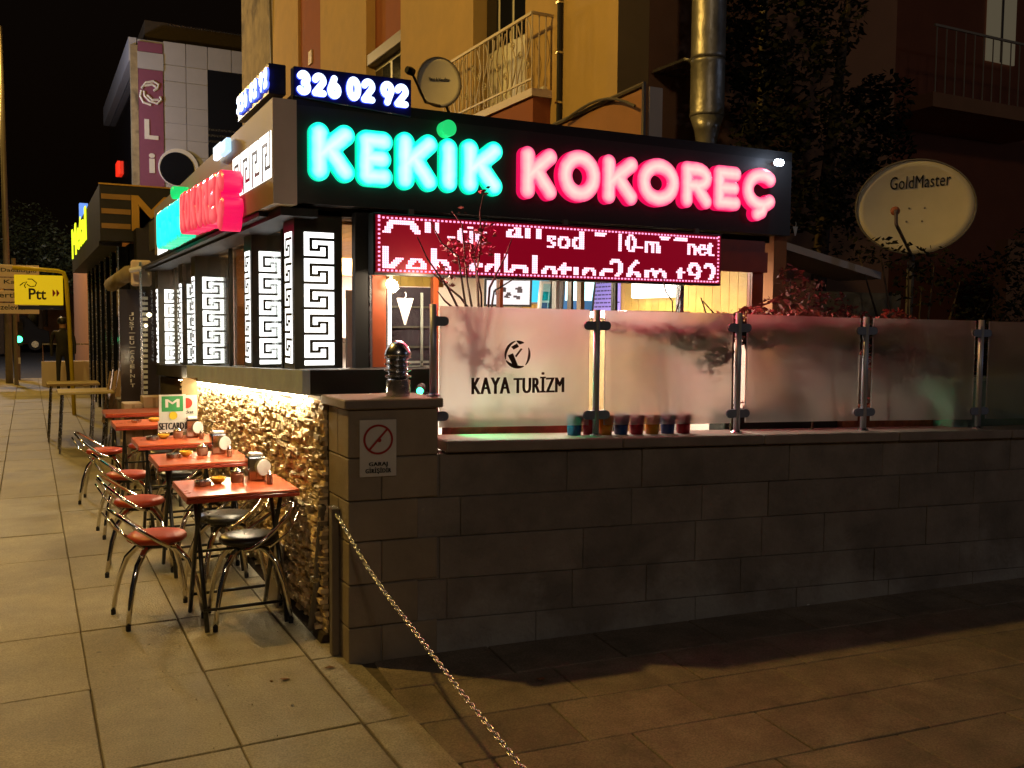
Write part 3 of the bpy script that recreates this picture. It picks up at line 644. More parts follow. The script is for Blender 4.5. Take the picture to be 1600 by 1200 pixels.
# fascia over the facade
M_fascia = mat('fascia_composite', (.05, .048, .048), .5, var=.1, scale=3, spec=.3)
B('fascia', M_fascia, res, 1.268, 4.78, 5.0, 5.12, 2.285, 2.80)
MB().hexa([(1.268, 5.0, 2.80), (4.78, 5.0, 2.80), (4.78, 5.12, 2.80), (1.268, 5.12, 2.80), (1.268, 5.0, 2.855), (4.78, 5.0, 2.862), (4.78, 5.12, 2.862), (1.268, 5.12, 2.855)]).build('fascia_cap', M_black, res)
B('soffit', M_black, res, 1.27, 4.78, 5.12, 5.4, 2.24, 2.30)
B('roof', M_black, res, 1.262, 4.76, 5.13, 11.6, 2.45, 2.78)
B('return_wall', M_brownwall, res, 4.70, 4.82, 5.07, 6.6, .3, 2.284)
# fascia box over the pavement
MB().hexa([(1.14, 4.905, 2.262), (1.26, 4.905, 2.262), (1.26, 10.0, 2.31), (1.14, 10.0, 2.31), (1.14, 4.905, 2.80), (1.26, 4.905, 2.80), (1.26, 10.0, 2.76), (1.14, 10.0, 2.76)]).build('street_fascia', M_brownfascia, res)
B('fascia_end', M_beige, res, 1.138, 1.262, 4.90, 4.903, 2.262, 2.80)
B('soffit_rail', M_black, res, 1.20, 1.40, 5.0, 11.5, 2.215, 2.258); B('soffit_rail', M_black, res, 1.15, 1.20, 5.3, 11.3, 2.235, 2.259)
kp = MB(); 
def hkey(y0, y1, z0, z1, units):
    """horizontal run of the key pattern on the street fascia"""
    P0 = Vector((1.14, y0, z0)); n = Vector((-1, 0, 0)); L = y0 - y1; h = z1 - z0; lit = MB()
    def q(mb, a0, a1, b0, b1, o, t): mb.slab([P0 + Vector((0, -1, 0)) * a + Vector((0, 0, 1)) * b + n * o for a, b in ((a0, b0), (a1, b0), (a1, b1), (a0, b1))], n, t)
    q(lit, 0, L, 0, h, .004, .003); lo_ = lit.build('lit_panel', E_key, res); pt = L / units; gr = MB()
    for i in range(units):
        a = i * pt
        def r(x0, x1, b0, b1): q(gr, a + x0 * pt, a + x1 * pt, b0 * h, b1 * h, .007, .003)
        r(.22, .30, .0, .80); r(.30, .72, .72, .80); r(.64, .72, .50, .72); r(.48, .64, .50, .57); r(.48, .56, .2, .5); r(.56, .96, .2, .28); r(.9, .96, .28, 1.)
    gr.build('key_line', M_clad_metal, lo_)
hkey(5.95, 4.94, 2.40, 2.64, 4); hkey(9.75, 9.05, 2.29, 2.53, 3)
# facade glazing: red-brown posts, mullions, clear panes
B('door_post', M_black, res, 1.62, 1.70, 5.04, 5.10, 1.2, 2.26); B('trim', M_steel, res, 1.702, 1.712, 5.035, 5.045, 1.2, 2.26)
B('window_post', M_redwood, res, 1.72, 1.80, 5.04, 5.12, .6, 2.24); 
for X, w, m in ((1.812, .03, M_grey), (2.10, .03, M_redwood), (2.53, .022, M_redwood), (2.92, .022, M_pvc), (3.03, .016, M_clad_metal), (3.10, .028, M_boards), (3.36, .018, M_clad_metal), (3.88, .03, M_steel), (4.50, .10, M_redwood)):
    B('mullion', m, res, X, X + w, 5.06, 5.11, .745, 2.24)
for xa, xb in ((1.85, 2.10), (2.13, 2.53), (2.56, 2.92), (3.13, 3.36), (3.38, 3.88), (3.91, 4.50)): B('window', G_clear, res, xa, xb, 5.075, 5.083, .745, 2.2)
B('lintel', M_redwood, res, 1.80, 4.60, 5.05, 5.11, 2.10, 2.24); B('lintel', M_redwood, res, 4.12, 4.60, 5.02, 5.049, 2.02, 2.16)
B('light_tube', E_tube, res, 1.815, 1.827, 5.03, 5.042, 1.28, 1.86)
# interior: planked walls and ceiling, floor
B('floor', M_floor, res, 1.62, 5.0, 5.2, 11.4, .45, .55); B('inner_wall', M_pinkroom, res, 1.65, 3.6, 8.85, 8.95, .5, 2.3)
B('inner_wall', M_room, res, 3.6, 4.75, 8.85, 8.95, .5, 2.3); B('inner_wall', M_room, res, 4.755, 4.80, 6.6, 9, .5, 2.3); B('inner_wall', M_room, res, 2.9, 3.0, 8.95, 11.4, .5, 2.3)
B('inner_wall', M_pinkroom, res, 4.665, 4.699, 5.21, 8.84, .56, 1.597)
R = random.Random(8); y = 5.22
while y < 8.8: B('plank', M_pine, res, 4.68, 4.698 + R.uniform(0, .004) if y < 6.55 else 4.70, y, y + .094, 1.60, 2.22); y += .098
B('ceiling', M_boards, res, 1.45, 4.72, 5.2, 11.4, 2.235, 2.26)
x = 1.5
while x < 4.6: B('ceiling_board', M_pine, res, x, x + .096, 5.3, 11.3, 2.215, 2.232); x += .1
for y, x in ((7.6, 1.47), (6.95, 1.72), (9.5, 1.8)): B('wood_post', M_orangepost, res, x, x + .09, y, y + .09, .5, 2.22)
B('beam', M_pine, res, 1.8, 2.6, 6.4, 6.5, 1.98, 2.10); B('louvre_frame', M_grey, res, 1.84, 2.20, 5.9, 5.93, .9, 1.86)
for k in range(5): B('louvre', M_white, res, 1.80, 2.16, 5.2, 5.215, 1.30 + k * .028, 1.313 + k * .028)
B('counter', M_white, res, 2.2, 4.0, 7.2, 7.7, .55, 1.5, bevel=.01); B('shelf', M_grey, res, 1.85, 2.5, 7.0, 7.2, 1.2, 1.25); B('shelf', M_grey, res, 1.85, 2.5, 7.0, 7.2, 1.5, 1.53)
M_doorleaf = mat('door_leaf_grey', (.10, .075, .10), .25, var=.15, scale=5)
dl = B('door', M_doorleaf, res, 1.86, 2.20, 5.30, 5.33, .62, 1.865)
for z_ in (1.50, 1.62, 1.74): B('shelf', M_grey, dl, 1.88, 2.18, 5.28, 5.299, z_, z_ + .012)
B('door_frame', M_grey, res, 1.842, 1.859, 5.27, 5.34, .62, 1.9); B('door_frame', M_white, res, 2.075, 2.09, 5.2, 5.21, 1.2, 1.83)
x_ = 1.84
while x_ < 2.24: B('plank', M_pine, res, x_, x_ + .045, 5.29, 5.31, 1.87, 2.2); x_ += .047
# lamps inside
for (x, y, sx, sy) in ((2.3, 6.2, .5, .12), (3.7, 6.0, .6, .12), (3.0, 8.0, .7, .12), (2.0, 9.8, .5, .12)):
    l_ = B('ceiling_lamp', E_panelwarm, res, x - sx / 2, x + sx / 2, y - sy / 2, y + sy / 2, 2.185, 2.21)
    a = bpy.data.lights.new('ceiling_light', 'AREA'); a.shape = 'RECTANGLE'; a.size = sx; a.size_y = sy; a.energy = 100; a.color = (1, .84, .68)
    ao = bpy.data.objects.new('ceiling_light', a); COL.objects.link(ao); ao.location = (x, y, 2.18)
# things hung or standing inside
def slanted(name, m, c, w, h, tilt, n=(0, -1, 0), th=.04, frame=None, label='', cat='', inset=.02):
    t = thing(name, label, cat, c); cx, cy, cz = c
    ux = Vector((math.cos(tilt), -math.sin(tilt), 0)); nn = Vector((-math.sin(tilt), -math.cos(tilt), -.18)).normalized(); uz = ux.cross(nn) * -1
    if uz.z < 0: uz = -uz
    C = Vector(c)
    def quad(a, b, o): return [C + ux * i * a / 2 + uz * j * b / 2 + nn * o for i, j in ((-1, -1), (1, -1), (1, 1), (-1, 1))]
    MB().slab(quad(w, h, 0), nn, th).build('frame', frame or M_signblack, t); MB().slab(quad(w - inset * 2, h - inset * 2, .003), nn, .002).build('panel', m, t)
    return t, C, ux, uz, nn
p = onY(794, 457, 7.3); tv, C, ux, uz, nn = slanted('television', E_screen, p, .42, .25, .35, label='black framed television hung on the wall behind the bare branches', cat='television')
scr = MB(); R = random.Random(4)
for k in range(16): a, b = R.uniform(-.13, .10), R.uniform(-.07, .05); w_, h_ = R.uniform(.01, .05), R.uniform(.01, .04); scr.slab([C + ux * i + uz * j + nn * .006 for i, j in ((a, b), (a + w_, b), (a + w_, b + h_), (a, b + h_))], nn, .002)
scr.build('picture_shapes', mat('tv_dark', (.05, .04, .06), .5), tv)
p = onY(856, 466, 7.4); t, C, ux, uz, nn = slanted('poster', mat('poster_print', (.35, .60, .66), .5, var=.3, scale=9), p, .16, .30, 0, frame=M_white, label='pale blue poster with small photographs behind the window', cat='poster')
for i, j, c_ in ((-.03, .02, (.0, .3, .4)), (.035, .02, (.05, .45, .55)), (-.03, -.08, (.03, .1, .25)), (.035, -.08, (.02, .15, .3))): MB().slab([C + ux * (i + a) + uz * (j + b) + nn * .006 for a, b in ((-.028, -.04), (.028, -.04), (.028, .04), (-.028, .04))], nn, .002).build('photograph', mat('print_tone', c_, .4, var=.5, scale=30), t)
p = onY(853, 450, 7.9); slanted('menu_board', E_cyan, p, .36, .32, 0, frame=M_white, label='glowing cyan menu board on the back wall', cat='menu board')
p = onY(905, 452, 7.1); t, C, ux, uz, nn = slanted('drinks_cooler', emat('cooler_blue', (.02, .10, .25), .9), p, .32, .42, .1, frame=M_signblack, th=.3, label='tall drinks cooler with glowing blue front behind the window', cat='cooler')
MB().slab([C + ux * a + uz * b + nn * .006 for a, b in ((-.13, -.10), (.13, -.10), (.14, .07), (-.14, .07))], nn, .002).build('lit_front', E_cyan2, t)
p = onX(947, 462, 4.66); t = thing('notice_board', 'purple lit notice board with handwritten lines leaning in the window', 'board', p); MB().box(p.x - .02, p.x, p.y - .24, p.y + .24, p.z - .14, p.z + .14).build('panel', E_purple, t, bevel=.004)
ln = MB(); R = random.Random(2)
for k in range(7):
    y_ = p.y + .2
    while y_ > p.y - .2: w_ = R.uniform(.02, .06); ln.box(p.x - .024, p.x - .021, y_ - w_, y_, p.z + .11 - k * .036, p.z + .122 - k * .036); y_ -= w_ + .015
ln.build('writing', mat('ink_purple', (.10, .05, .25), .5), t)
p = onX(1024, 452, 4.64); t = thing('light_box', 'bright white light box sign on the planked wall', 'sign', p); MB().box(4.60, 4.675, p.y - .33, p.y + .30, p.z - .07, p.z + .09).build('lit_face', emat('light_box_face', (1, .92, .85), 3.5), t, bevel=.01)
B('bracket', M_grey, t, 4.62, 4.66, p.y - .02, p.y + .02, p.z + .09, 2.2)
p = onX(1010, 485, 4.5); t = thing('white_counter', 'white striped counter top below the light box', 'counter', (4.4, 6.4, .55)); B('body', M_boards, t, 4.1, 4.67, 6.0, 6.9, .55, 1.70); B('top', M_white, t, 4.08, 4.675, 5.98, 6.92, 1.702, 1.76); 
# entrance lamp
p = onY(611, 444, 5.0); t = thing('entrance_lamp', 'glaring warm bulb lamp at the top of the glazed entrance', 'lamp', p)
MB().lathe(p, [(.004, -.03), (.022, -.022), (.03, 0), (.022, .022), (.004, .03)], 16).build('bulb', E_bulb, t, smooth=True); B('bracket', M_grey, t, p.x - .01, p.x + .01, p.y, p.y + .08, p.z + .03, p.z + .045)
point('bulb_light', p + Vector((.12, -.16, .0)), 14, (1, .80, .55), .04, t)
# pennants
def pennant(x, y, Y, label, w, h, m=M_white):
    p = onY(x, y, Y); t = thing('pennant', label, 'pennant', p)
    MB().hexa([p + Vector(q) for q in ((-.004, 0, -h), (.004, 0, -h), (.004, .004, -h), (-.004, .004, -h), (-w / 2, 0, 0), (w / 2, 0, 0), (w / 2, .004, 0), (-w / 2, .004, 0))]).build('cloth', m, t)
    MB().tube([p + Vector((0, 0, .0)), p + Vector((.006, 0, .02)), p + Vector((0, 0, .035))], .003, 6).build('loop', m, t)
pennant(633, 466, 4.98, 'white triangular pennant hanging in the entrance under the display', .10, .15); pennant(1243, 354, 5.4, 'tiny pale triangular pennant at the dark right end of the fascia', .05, .07)
# green spot between pier and railing
p = onY(656, 610, 4.62); t = thing('green_spotlight', 'small green spotlight behind the pier beside the railing end', 'lamp', p)
MB().lathe(p + Vector((.0, -.0, 0)), [(.022, 0), (.026, .02), (.020, .06)], 14, (.5, .8, .3)).build('housing', M_black, t); MB().lathe(p + Vector((-.004, -.010, -.003)), [(.018, 0), (.018, .006)], 14, (.5, .8, .3)).build('lens', E_green, t)
gl = point('green_light', p + Vector((.03, .0, .02)), 60, (.05, 1, .35), .015, t, 80); gl.rotation_euler = Vector((.80, -.38, -.34)).to_track_quat('-Z', 'Y').to_euler()
MB().hexa([wp(.3, -.24, .5), wp(6.8, -.24, .5), Vector((8, 5.02, .5)), Vector((1.6, 5.02, .5)), wp(.3, -.24, .6), wp(6.8, -.24, .6), Vector((8, 5.02, .6)), Vector((1.6, 5.02, .6))]).build('terrace', M_floor, res)

# ================================================================== ILLUMINATED SIGNS
sgn = thing('illuminated_sign', 'large teal and red bubble letter sign across the front of the black fascia', 'sign', (1.3, 5.0, 2.5))
FY = 4.998
def fl_letter(g, x0, x1, yt, yb, r, m, ms, dep=.05):
    a, b = onY(x0, yt, FY - dep), onY(x1, yb, FY - dep); top = onY((x0 + x1) / 2, yt, FY - dep).z; bot = onY((x0 + x1) / 2, yb, FY - dep).z
    return bubble(g, b.x - a.x, top - bot, r, (a.x, FY, bot), (1, 0, 0), (0, 0, 1), (0, -1, 0), dep, .012).build('letter', [m, ms], sgn, smooth=False, fix=False)
for g, x0, x1, yt, yb in (('K', 482, 555, 193, 284), ('E', 557, 614, 204, 292), ('K', 618, 684, 208, 298), ('I', 685, 716, 216, 301), ('K', 720, 785, 219, 305)):
    fl_letter(g, x0, x1, yt, yb, .057, E_teal, E_tealside, .03)
fl_letter('.', 689, 714, 187, 213, .046, E_dotgreen, E_dotgreen, .07)
for g, x0, x1, yt, yb in (('K', 813, 870, 230, 312), ('O', 872, 938, 234, 316), ('K', 941, 996, 243, 320), ('O', 996, 1061, 247, 323), ('R', 1064, 1112, 253, 326), ('E', 1115, 1157, 259, 329), ('C', 1160, 1216, 262, 332)):
    fl_letter(g, x0, x1, yt, yb, .051, E_pink, E_redside)
st_s = thing('street_side_sign', 'teal and red bubble letter sign seen edge on above the pavement tables', 'sign', (1.14, 7, 2.4))
def row(word, y0, y1, r, m, ms, z0, z1):
    ws = {'I': .45, 'O': 1.1}; tot = sum(ws.get(c, 1) for c in word); u = (y0 - y1) / tot; y = y0
    for c in word:
        w_ = u * ws.get(c, 1); zb_ = z0[0] + (z0[1] - z0[0]) * (y - y1) / (y0 - y1); zt = z1[0] + (z1[1] - z1[0]) * (y - y1) / (y0 - y1)
        bubble(c, w_ * .96, zt - zb_, r, (1.137, y, zb_), (0, -1, 0), (0, 0, 1), (-1, 0, 0), .11, .02, .014).build('letter', [m, ms], st_s, fix=False)
        if c == 'I': bubble('.', .11, .11, .05, (1.137, y, zt + .02), (0, -1, 0), (0, 0, 1), (-1, 0, 0), .11, .02, .014).build('letter', [E_dotgreen, E_dotgreen], st_s, fix=False)
        y -= w_
E_pink2 = glowmat('lit_red_acrylic_dim', [(0, (.75, .03, .06)), (.5, (1.0, .13, .15)), (1, (1., .20, .20))], .9, (.6, .1, .1))
E_teal2 = glowmat('lit_teal_acrylic_side', [(0, (0, .95, .75)), (.5, (.0, 1.1, .95)), (1, (.0, 1.2, 1.1))], 1.2, (.1, .6, .5))
row('KEKIK', 8.75, 7.38, .06, E_teal2, E_tealside, (2.28, 2.275), (2.57, 2.59))
row('KOKOREC', 7.34, 5.62, .055, E_pink2, E_redside, (2.235, 2.29), (2.535, 2.59))
# phone numbers
ph = thing('phone_number_sign', 'navy sign with glowing white digits 326 02 92 on top of the fascia corner', 'sign', (1.3, 5.0, 2.86))
MB().hexa([(1.269, 4.985, 2.84), (1.93, 4.985, 2.80), (1.93, 5.05, 2.80), (1.269, 5.05, 2.84), (1.269, 4.985, 2.995), (1.93, 4.985, 3.005), (1.93, 5.05, 3.005), (1.269, 5.05, 2.995)]).build('panel', M_navy, ph, bevel=.003)
for g, x0, x1, yt, yb in (('3', 464, 486, 110, 149), ('2', 487, 510, 114, 151), ('6', 511, 533, 118, 155), ('0', 541, 564, 120, 158), ('2', 564, 586, 123, 161), ('9', 594, 616, 127, 165), ('2', 616, 638, 131, 168)):
    a, b = onY(x0, yt, 4.975), onY(x1, yb, 4.975); top = onY((x0 + x1) / 2, yt, 4.975).z; bot = onY((x0 + x1) / 2, yb, 4.975).z
    bubble(g, b.x - a.x, top - bot, .0178, (a.x, 4.984, bot), (1, 0, 0), (0, 0, 1), (0, -1, 0), .014, .004).build('digit', [E_blue, E_bluehalo], ph, fix=False)
ph2 = thing('side_phone_number_sign', 'narrow navy phone number sign seen edge on beside the apartment wall', 'sign', (1.2, 5.5, 2.86))
B('panel', M_navy, ph2, 1.17, 1.262, 5.12, 5.95, 2.87, 3.03, bevel=.003)
y = 5.92
for g in '3260292':
    bubble(g, .09, .11, .017, (1.168, y, 2.90), (0, -1, 0), (0, 0, 1), (-1, 0, 0), .010, .004).build('digit', [E_blue, E_bluehalo], ph2, fix=False); y -= .108 + (.04 if g in '62' and y < 5.75 and y > 5.4 else 0)
t = thing('side_floodlight', 'pair of square white floodlights above the street side letters', 'lamp', (1.12, 6.2, 2.74))
B('lit_face', emat('flood_face', (.75, .9, 1), 1.6), t, 1.10, 1.135, 6.20, 6.42, 2.70, 2.79, bevel=.008); B('lit_face', emat('flood_face_b', (.45, .7, 1), 1.3), t, 1.10, 1.135, 5.98, 6.17, 2.69, 2.78, bevel=.008)
p = onY(1217, 254, 4.93); t = thing('twin_bulb_lamp', 'small cool white twin lamp at the end of the red letters', 'lamp', p)
for dx in (-.014, .016): MB().lathe(p + Vector((dx, 0, 0)), [(.003, -.024), (.018, -.017), (.024, 0), (.018, .017), (.003, .024)], 14).build('bulb', E_bulbw, t, smooth=True)
B('bracket', M_grey, t, p.x - .01, p.x + .01, p.y + .02, 5.0, p.z - .01, p.z + .01)
point('bulb_light', p + Vector((0, -.06, .02)), .9, (.6, .75, 1), .02, t)
# LED display
led = thing('led_display', 'long red dot matrix display with two rows of scrolling letters under the fascia', 'display', (2.9, 4.9, 2.1))
XL, XR, ZB, ZT, LY = 1.690, 4.075, 1.925, 2.238, 4.90
B('case', M_black, led, XL - .012, XR + .012, LY, LY + .09, ZB - .012, ZT + .012, bevel=.004); B('screen', M_ledbloom, led, XL, XR, LY - .004, LY - .001, ZB, ZT)
for x in (1.9, 2.9, 3.9): B('hanger', M_grey, led, x, x + .03, LY + .04, LY + .06, ZT + .012, 2.284)
NX, NZ = 192, 26; cw = (XR - XL) / NX; ch = (ZT - ZB) / NZ
grid = np.zeros((NX, NZ), bool)
def rtext(s, x0, ytop, size, off=.02, wide=1.):
    off = 0.
    """write text on the dot grid: x0 left column, ytop row of the capital top counted from the top of the screen"""
    v, f, tris, (a0, a1, b0, b1) = text_mesh(s, 1., 0., off, 1.05); sc_ = size / .69
    cx = np.arange(NX) + .5; cz = NZ - (np.arange(NZ) + .5)
    for t_ in tris:
        P = [((v[i][0]) * sc_ * wide + x0, ytop + size - v[i][1] * sc_) for i in t_]
        xa, xb = min(p[0] for p in P), max(p[0] for p in P); ya, yb = min(p[1] for p in P), max(p[1] for p in P)
        for i in range(max(0, int(xa)), min(NX, int(xb) + 2)):
            for j in range(NZ):
                x, y = cx[i], cz[j]
                if y < ya or y > yb: continue
                d = [(P[(k + 1) % 3][0] - P[k][0]) * (y - P[k][1]) - (P[(k + 1) % 3][1] - P[k][1]) * (x - P[k][0]) for k in range(3)]
                if min(d) >= 0 or max(d) <= 0:
                    grid[i, j] = True
                    grid[min(i + 1, NX - 1), j] = True
def clear(i0, i1, a, b): grid[i0:i1, NZ - b:NZ - a] = False
rtext('A', 3, -7, 15, .03, 1.2); rtext('n', 22, -6, 13, .03, .9)
rtext('-tic', 33, 2, 9, .035, 1.15); rtext('an', 63, -5, 12, .04, 1.25)
rtext('sod', 85, 2, 9, .035, 1.1); rtext('5', 112, -9, 13, .03); rtext('8', 105, -12, 13, .03)
rtext('10-m', 124, 2, 9, .035, 1.0); rtext('02', 150, -8, 12, .03, 1.1); rtext('net', 169, 2, 9, .035, 1.0)
clear(0, NX, 13, 14)
rtext('keb', 2, 14, 14, .03, 1.1); rtext('rdk', 44, 15, 14, .03, .9); rtext('aletıec', 68, 15, 14, .035, 1.0); rtext('26m.t92', 121, 15, 13, .035, 1.05)
px = MB()
for i in range(3, NX - 3):
    for j in range(2, NZ - 2):
        if grid[i, j]: x = XL + i * cw; z_ = ZB + j * ch; px.add([(x + cw * .03, LY - .0055, z_ + ch * .06), (x + cw * .92, LY - .0055, z_ + ch * .06), (x + cw * .92, LY - .0055, z_ + ch * .94), (x + cw * .03, LY - .0055, z_ + ch * .98)], [(0, 1, 2, 3)])
px.build('lit_leds', E_led, led, kind='stuff', fix=False)
px = MB()
for i in range(1, NX - 1, 2):
    for z_ in (ZB + ch * .9, ZT - ch * 1.3):
        x = XL + i * cw; px.box(x, x + cw * .95, LY - .008, LY - .005, z_ - ch * .3, z_ + ch * .5)
for j in range(1, NZ, 2):
    for x in (XL + cw, XR - cw * 2): z_ = ZB + j * ch; px.box(x, x + cw * .95, LY - .008, LY - .005, z_, z_ + ch * .8)
px.build('border_leds', E_ledb, led, kind='stuff')
a = bpy.data.lights.new('display_glow', 'AREA'); a.shape = 'RECTANGLE'; a.size = 2.3; a.size_y = .28; a.energy = 40.0; a.color = (1, .06, .12)
ao = bpy.data.objects.new('display_glow', a); COL.objects.link(ao); ao.parent = led; ao.location = Vector(((XL + XR) / 2, LY - .02, 2.08)) - led.location; ao.rotation_euler = (math.radians(-90), 0, 0)

# ================================================================== CAFE TABLES AND CHAIRS
def make_table(label):
    t = thing('cafe_table', label, 'table', (0, 0, 0), 'red cafe tables along the stone wall')
    MB().box(-.29, .29, -.27, .27, .738, .752).build('top', M_redtop, t, bevel=.003)
    MB().box(-.292, .292, -.272, .272, .714, .736).build('edge_band', M_edge, t, bevel=.003)
    for x in (-.20, .22):
        for a, b in ((-.20, .21), (.20, -.21)):
            d = .013 if a > 0 else -.013
            MB().tube([(x + d, a, .714), (x + d, (a + b) / 2, .40), (x + d, b, 0.012)], .0125, 8).build('leg', M_blackm, t, smooth=True)
    for y, z in ((.17, .12), (-.17, .12)): MB().tube([(-.2, y, z), (.22, y, z)], .009, 8).build('stretcher', M_blackm, t, smooth=True)
    MB().tube([(-.22, 0, .40), (.24, 0, .40)], .008, 8).build('stretcher', M_blackm, t, smooth=True)
    return t
tl = ['nearest red cafe table with black folding legs on the pavement', 'second red cafe table from the viewer, beside the stone clad wall', 'third red cafe table from the viewer, with yellow bowl near the menu signs', 'fourth red cafe table from the viewer, in front of the menu signs', 'farthest red cafe table beside the cardboard boxes']
tp = [(.99, 5.235), (.99, 6.41), (.975, 7.45), (.93, 8.84), (.93, 10.0)]
t0 = make_table(tl[0]); tabs = [t0] + [copy_tree(t0) for _ in tp[1:]]
for o, (x, y), l in zip(tabs, tp, tl): o.location = (x, y, 0); o['label'] = l
def make_chair(seat_m, label, grp):
    t = thing('cafe_chair', label, 'chair', (0, 0, 0), grp)
    MB().lathe((0, 0, .43), [(.09, 0), (.145, .004), (.158, .016), (.158, .030), (.149, .042), (.11, .050), (.03, .053), (.002, .053)], 28).build('seat', seat_m, t, smooth=True)
    MB().lathe((0, 0, .405), [(.09, 0), (.09, .024)], 16).build('seat_plate', M_blackm, t)
    for sx in (1, -1):
        for sy in (1, -1):
            P = [(.035, .03, .415), (.085, .075, .395), (.135, .118, .33), (.168, .145, .22), (.188, .163, .11), (.198, .172, .025)]
            lg_ = MB().tube([(sx * a, sy * b, c) for a, b, c in P], [.016, .017, .016, .015, .0135, .012], 10).build('leg', M_chrome, t, smooth=True)
            MB().lathe((sx * .199, sy * .173, 0), [(.013, 0), (.0135, .03)], 10).build('foot', M_rubber, lg_)
    P = []
    for k in range(25):
        a = math.radians(-72 - 216 * k / 24) ; c, s_ = math.cos(a), math.sin(a)
        bx = max(0., (.055 - c * .225) / .28); P.append((c * .225 + (-.025), s_ * .20, .425 + .205 * min(1, bx) ** 1.15))
    P = [(.03, -.10, .42)] + P + [(.03, .10, .42)]
    MB().tube(P, .0105, 8).build('backrest_hoop', M_chrome, t, smooth=True)
    P2 = [(-.10, -.12, .42), (-.2, -.14, .50), (-.262, -.10, .60)]
    for sy in (1, -1): MB().tube([(a, sy * b, c) for a, b, c in P2], .007, 6).build('back_stay', M_chrome, t, smooth=True)
    return t
rc = make_chair(M_redseat, 'red round cafe chair nearest the viewer, left of the front table', 'red seated chrome chairs along the pavement')
bc = make_chair(M_blkseat, 'black round cafe chair nearest the viewer, in front of the first table', 'black seated chrome chairs beside the wall')
reds = [(.61, 5.47, 8, None), (.63, 6.60, -6, 'red round cafe chair, second from the viewer'), (.66, 7.78, 4, 'red round cafe chair, third from the viewer'), (.60, 9.3, -10, 'red round cafe chair, farthest from the viewer')]
blk = [(1.06, 5.22, 176, None), (1.05, 5.86, 190, 'black round cafe chair between the first and second tables'), (1.06, 6.60, 170, 'black round cafe chair under the second table'), (1.04, 7.65, 184, 'black round cafe chair under the third table'), (1.08, 8.95, 172, 'black round cafe chair under the fourth table')]
for base, lst in ((rc, reds), (bc, blk)):
    for i, (x, y, a, l) in enumerate(lst):
        o = base if i == 0 else copy_tree(base)
        o.location = (x, y, 0); o.rotation_euler = (0, 0, math.radians(a))
        if l: o['label'] = l
o = copy_tree(rc); o.location = (.98, 9.55, 0); o.rotation_euler = (0, 0, 2.6); o['label'] = 'red round cafe chair beyond the fourth table by the wall'
# table ware
ordn = ['nearest', 'second', 'third']
for i, (tx_, ty_) in enumerate(tp[:3]):
    z = .753; w = ordn[i] + ' red table'
    x, y = tx_ + .14, ty_ + .13
    t = thing('napkin_dispenser', 'chrome napkin dispenser with white oval plate on the ' + w, 'napkin dispenser', (x, y, z), 'napkin dispensers on the tables')
    MB().box(x - .05, x + .05, y - .055, y + .045, z, z + .135).build('case', M_chrome, t, bevel=.008)
    MB().lathe((x + .035, y - .064, z + .075), [(.047, 0), (.045, .004)], 24, (.4, -.92, 0)).build('oval_plate', M_plate, t)
    MB().box(x - .035, x + .035, y - .04, y + .03, z + .137, z + .155).build('napkins', M_white, t, bevel=.004)
    for dx, dy, nm in ((.115, -.02, 'right'), (.10, -.09, 'left')):
        t = thing('spice_jar', 'small glass jar of red pepper flakes, the %s of two, on the %s' % (nm, w), 'jar', (x + dx - .06, y - .10 + dy, z), 'spice jars on the tables')
        a, b = x + dx - .06, y - .10 + dy
        MB().lathe((a, b, z), [(.014, 0), (.016, .004), (.016, .04), (.013, .045)], 14).build('glass', M_jar, t, smooth=False); MB().lathe((a, b, z + .0455), [(.014, 0), (.014, .012), (.006, .016)], 14).build('lid', M_steel, t)
    a, b = tx_ + .03, ty_ + .08
    t = thing('sugar_jar', 'steel lidded glass sugar jar on the ' + w, 'jar', (a, b, z), 'sugar jars on the tables')
    MB().lathe((a, b, z), [(.032, 0), (.036, .01), (.038, .04), (.034, .055)], 20).build('glass', M_jar, t, smooth=True); MB().lathe((a, b, z + .0555), [(.037, 0), (.036, .008), (.012, .016), (.008, .024)], 20).build('lid', M_steel, t, smooth=True)
    a, b = tx_ - .075, ty_ + .085
    tag(MB().lathe((a, b, z), [(.020, 0), (.034, .012), (.046, .032), (.043, .034), (.030, .014), (.015, .006)], 24).build('bowl', M_ceramic, smooth=True), 'small yellow ceramic bowl on the ' + w, 'bowl', 'yellow bowls on the tables')
    a, b = tx_ - .16, ty_ + .05
    tag(MB().lathe((a, b, z), [(.040, 0), (.046, .004), (.045, .026), (.039, .028), (.037, .008), (.01, .006)], 24).build('ashtray', M_steel, smooth=False), 'round steel ashtray on the ' + w, 'ashtray', 'ashtrays on the tables')
x, y = tp[3][0], tp[3][1]
tag(MB().lathe((x + .05, y, .753), [(.03, 0), (.045, .01), (.05, .035), (.045, .035), (.03, .01)], 18).build('bowl', M_ceramic, smooth=True), 'small orange bowl on the fourth red table', 'bowl')
tag(MB().lathe((x - .1, y, .753), [(.04, 0), (.045, .02), (.038, .02), (.035, .006)], 18).build('ashtray', M_steel), 'round steel ashtray on the fourth red table', 'ashtray')
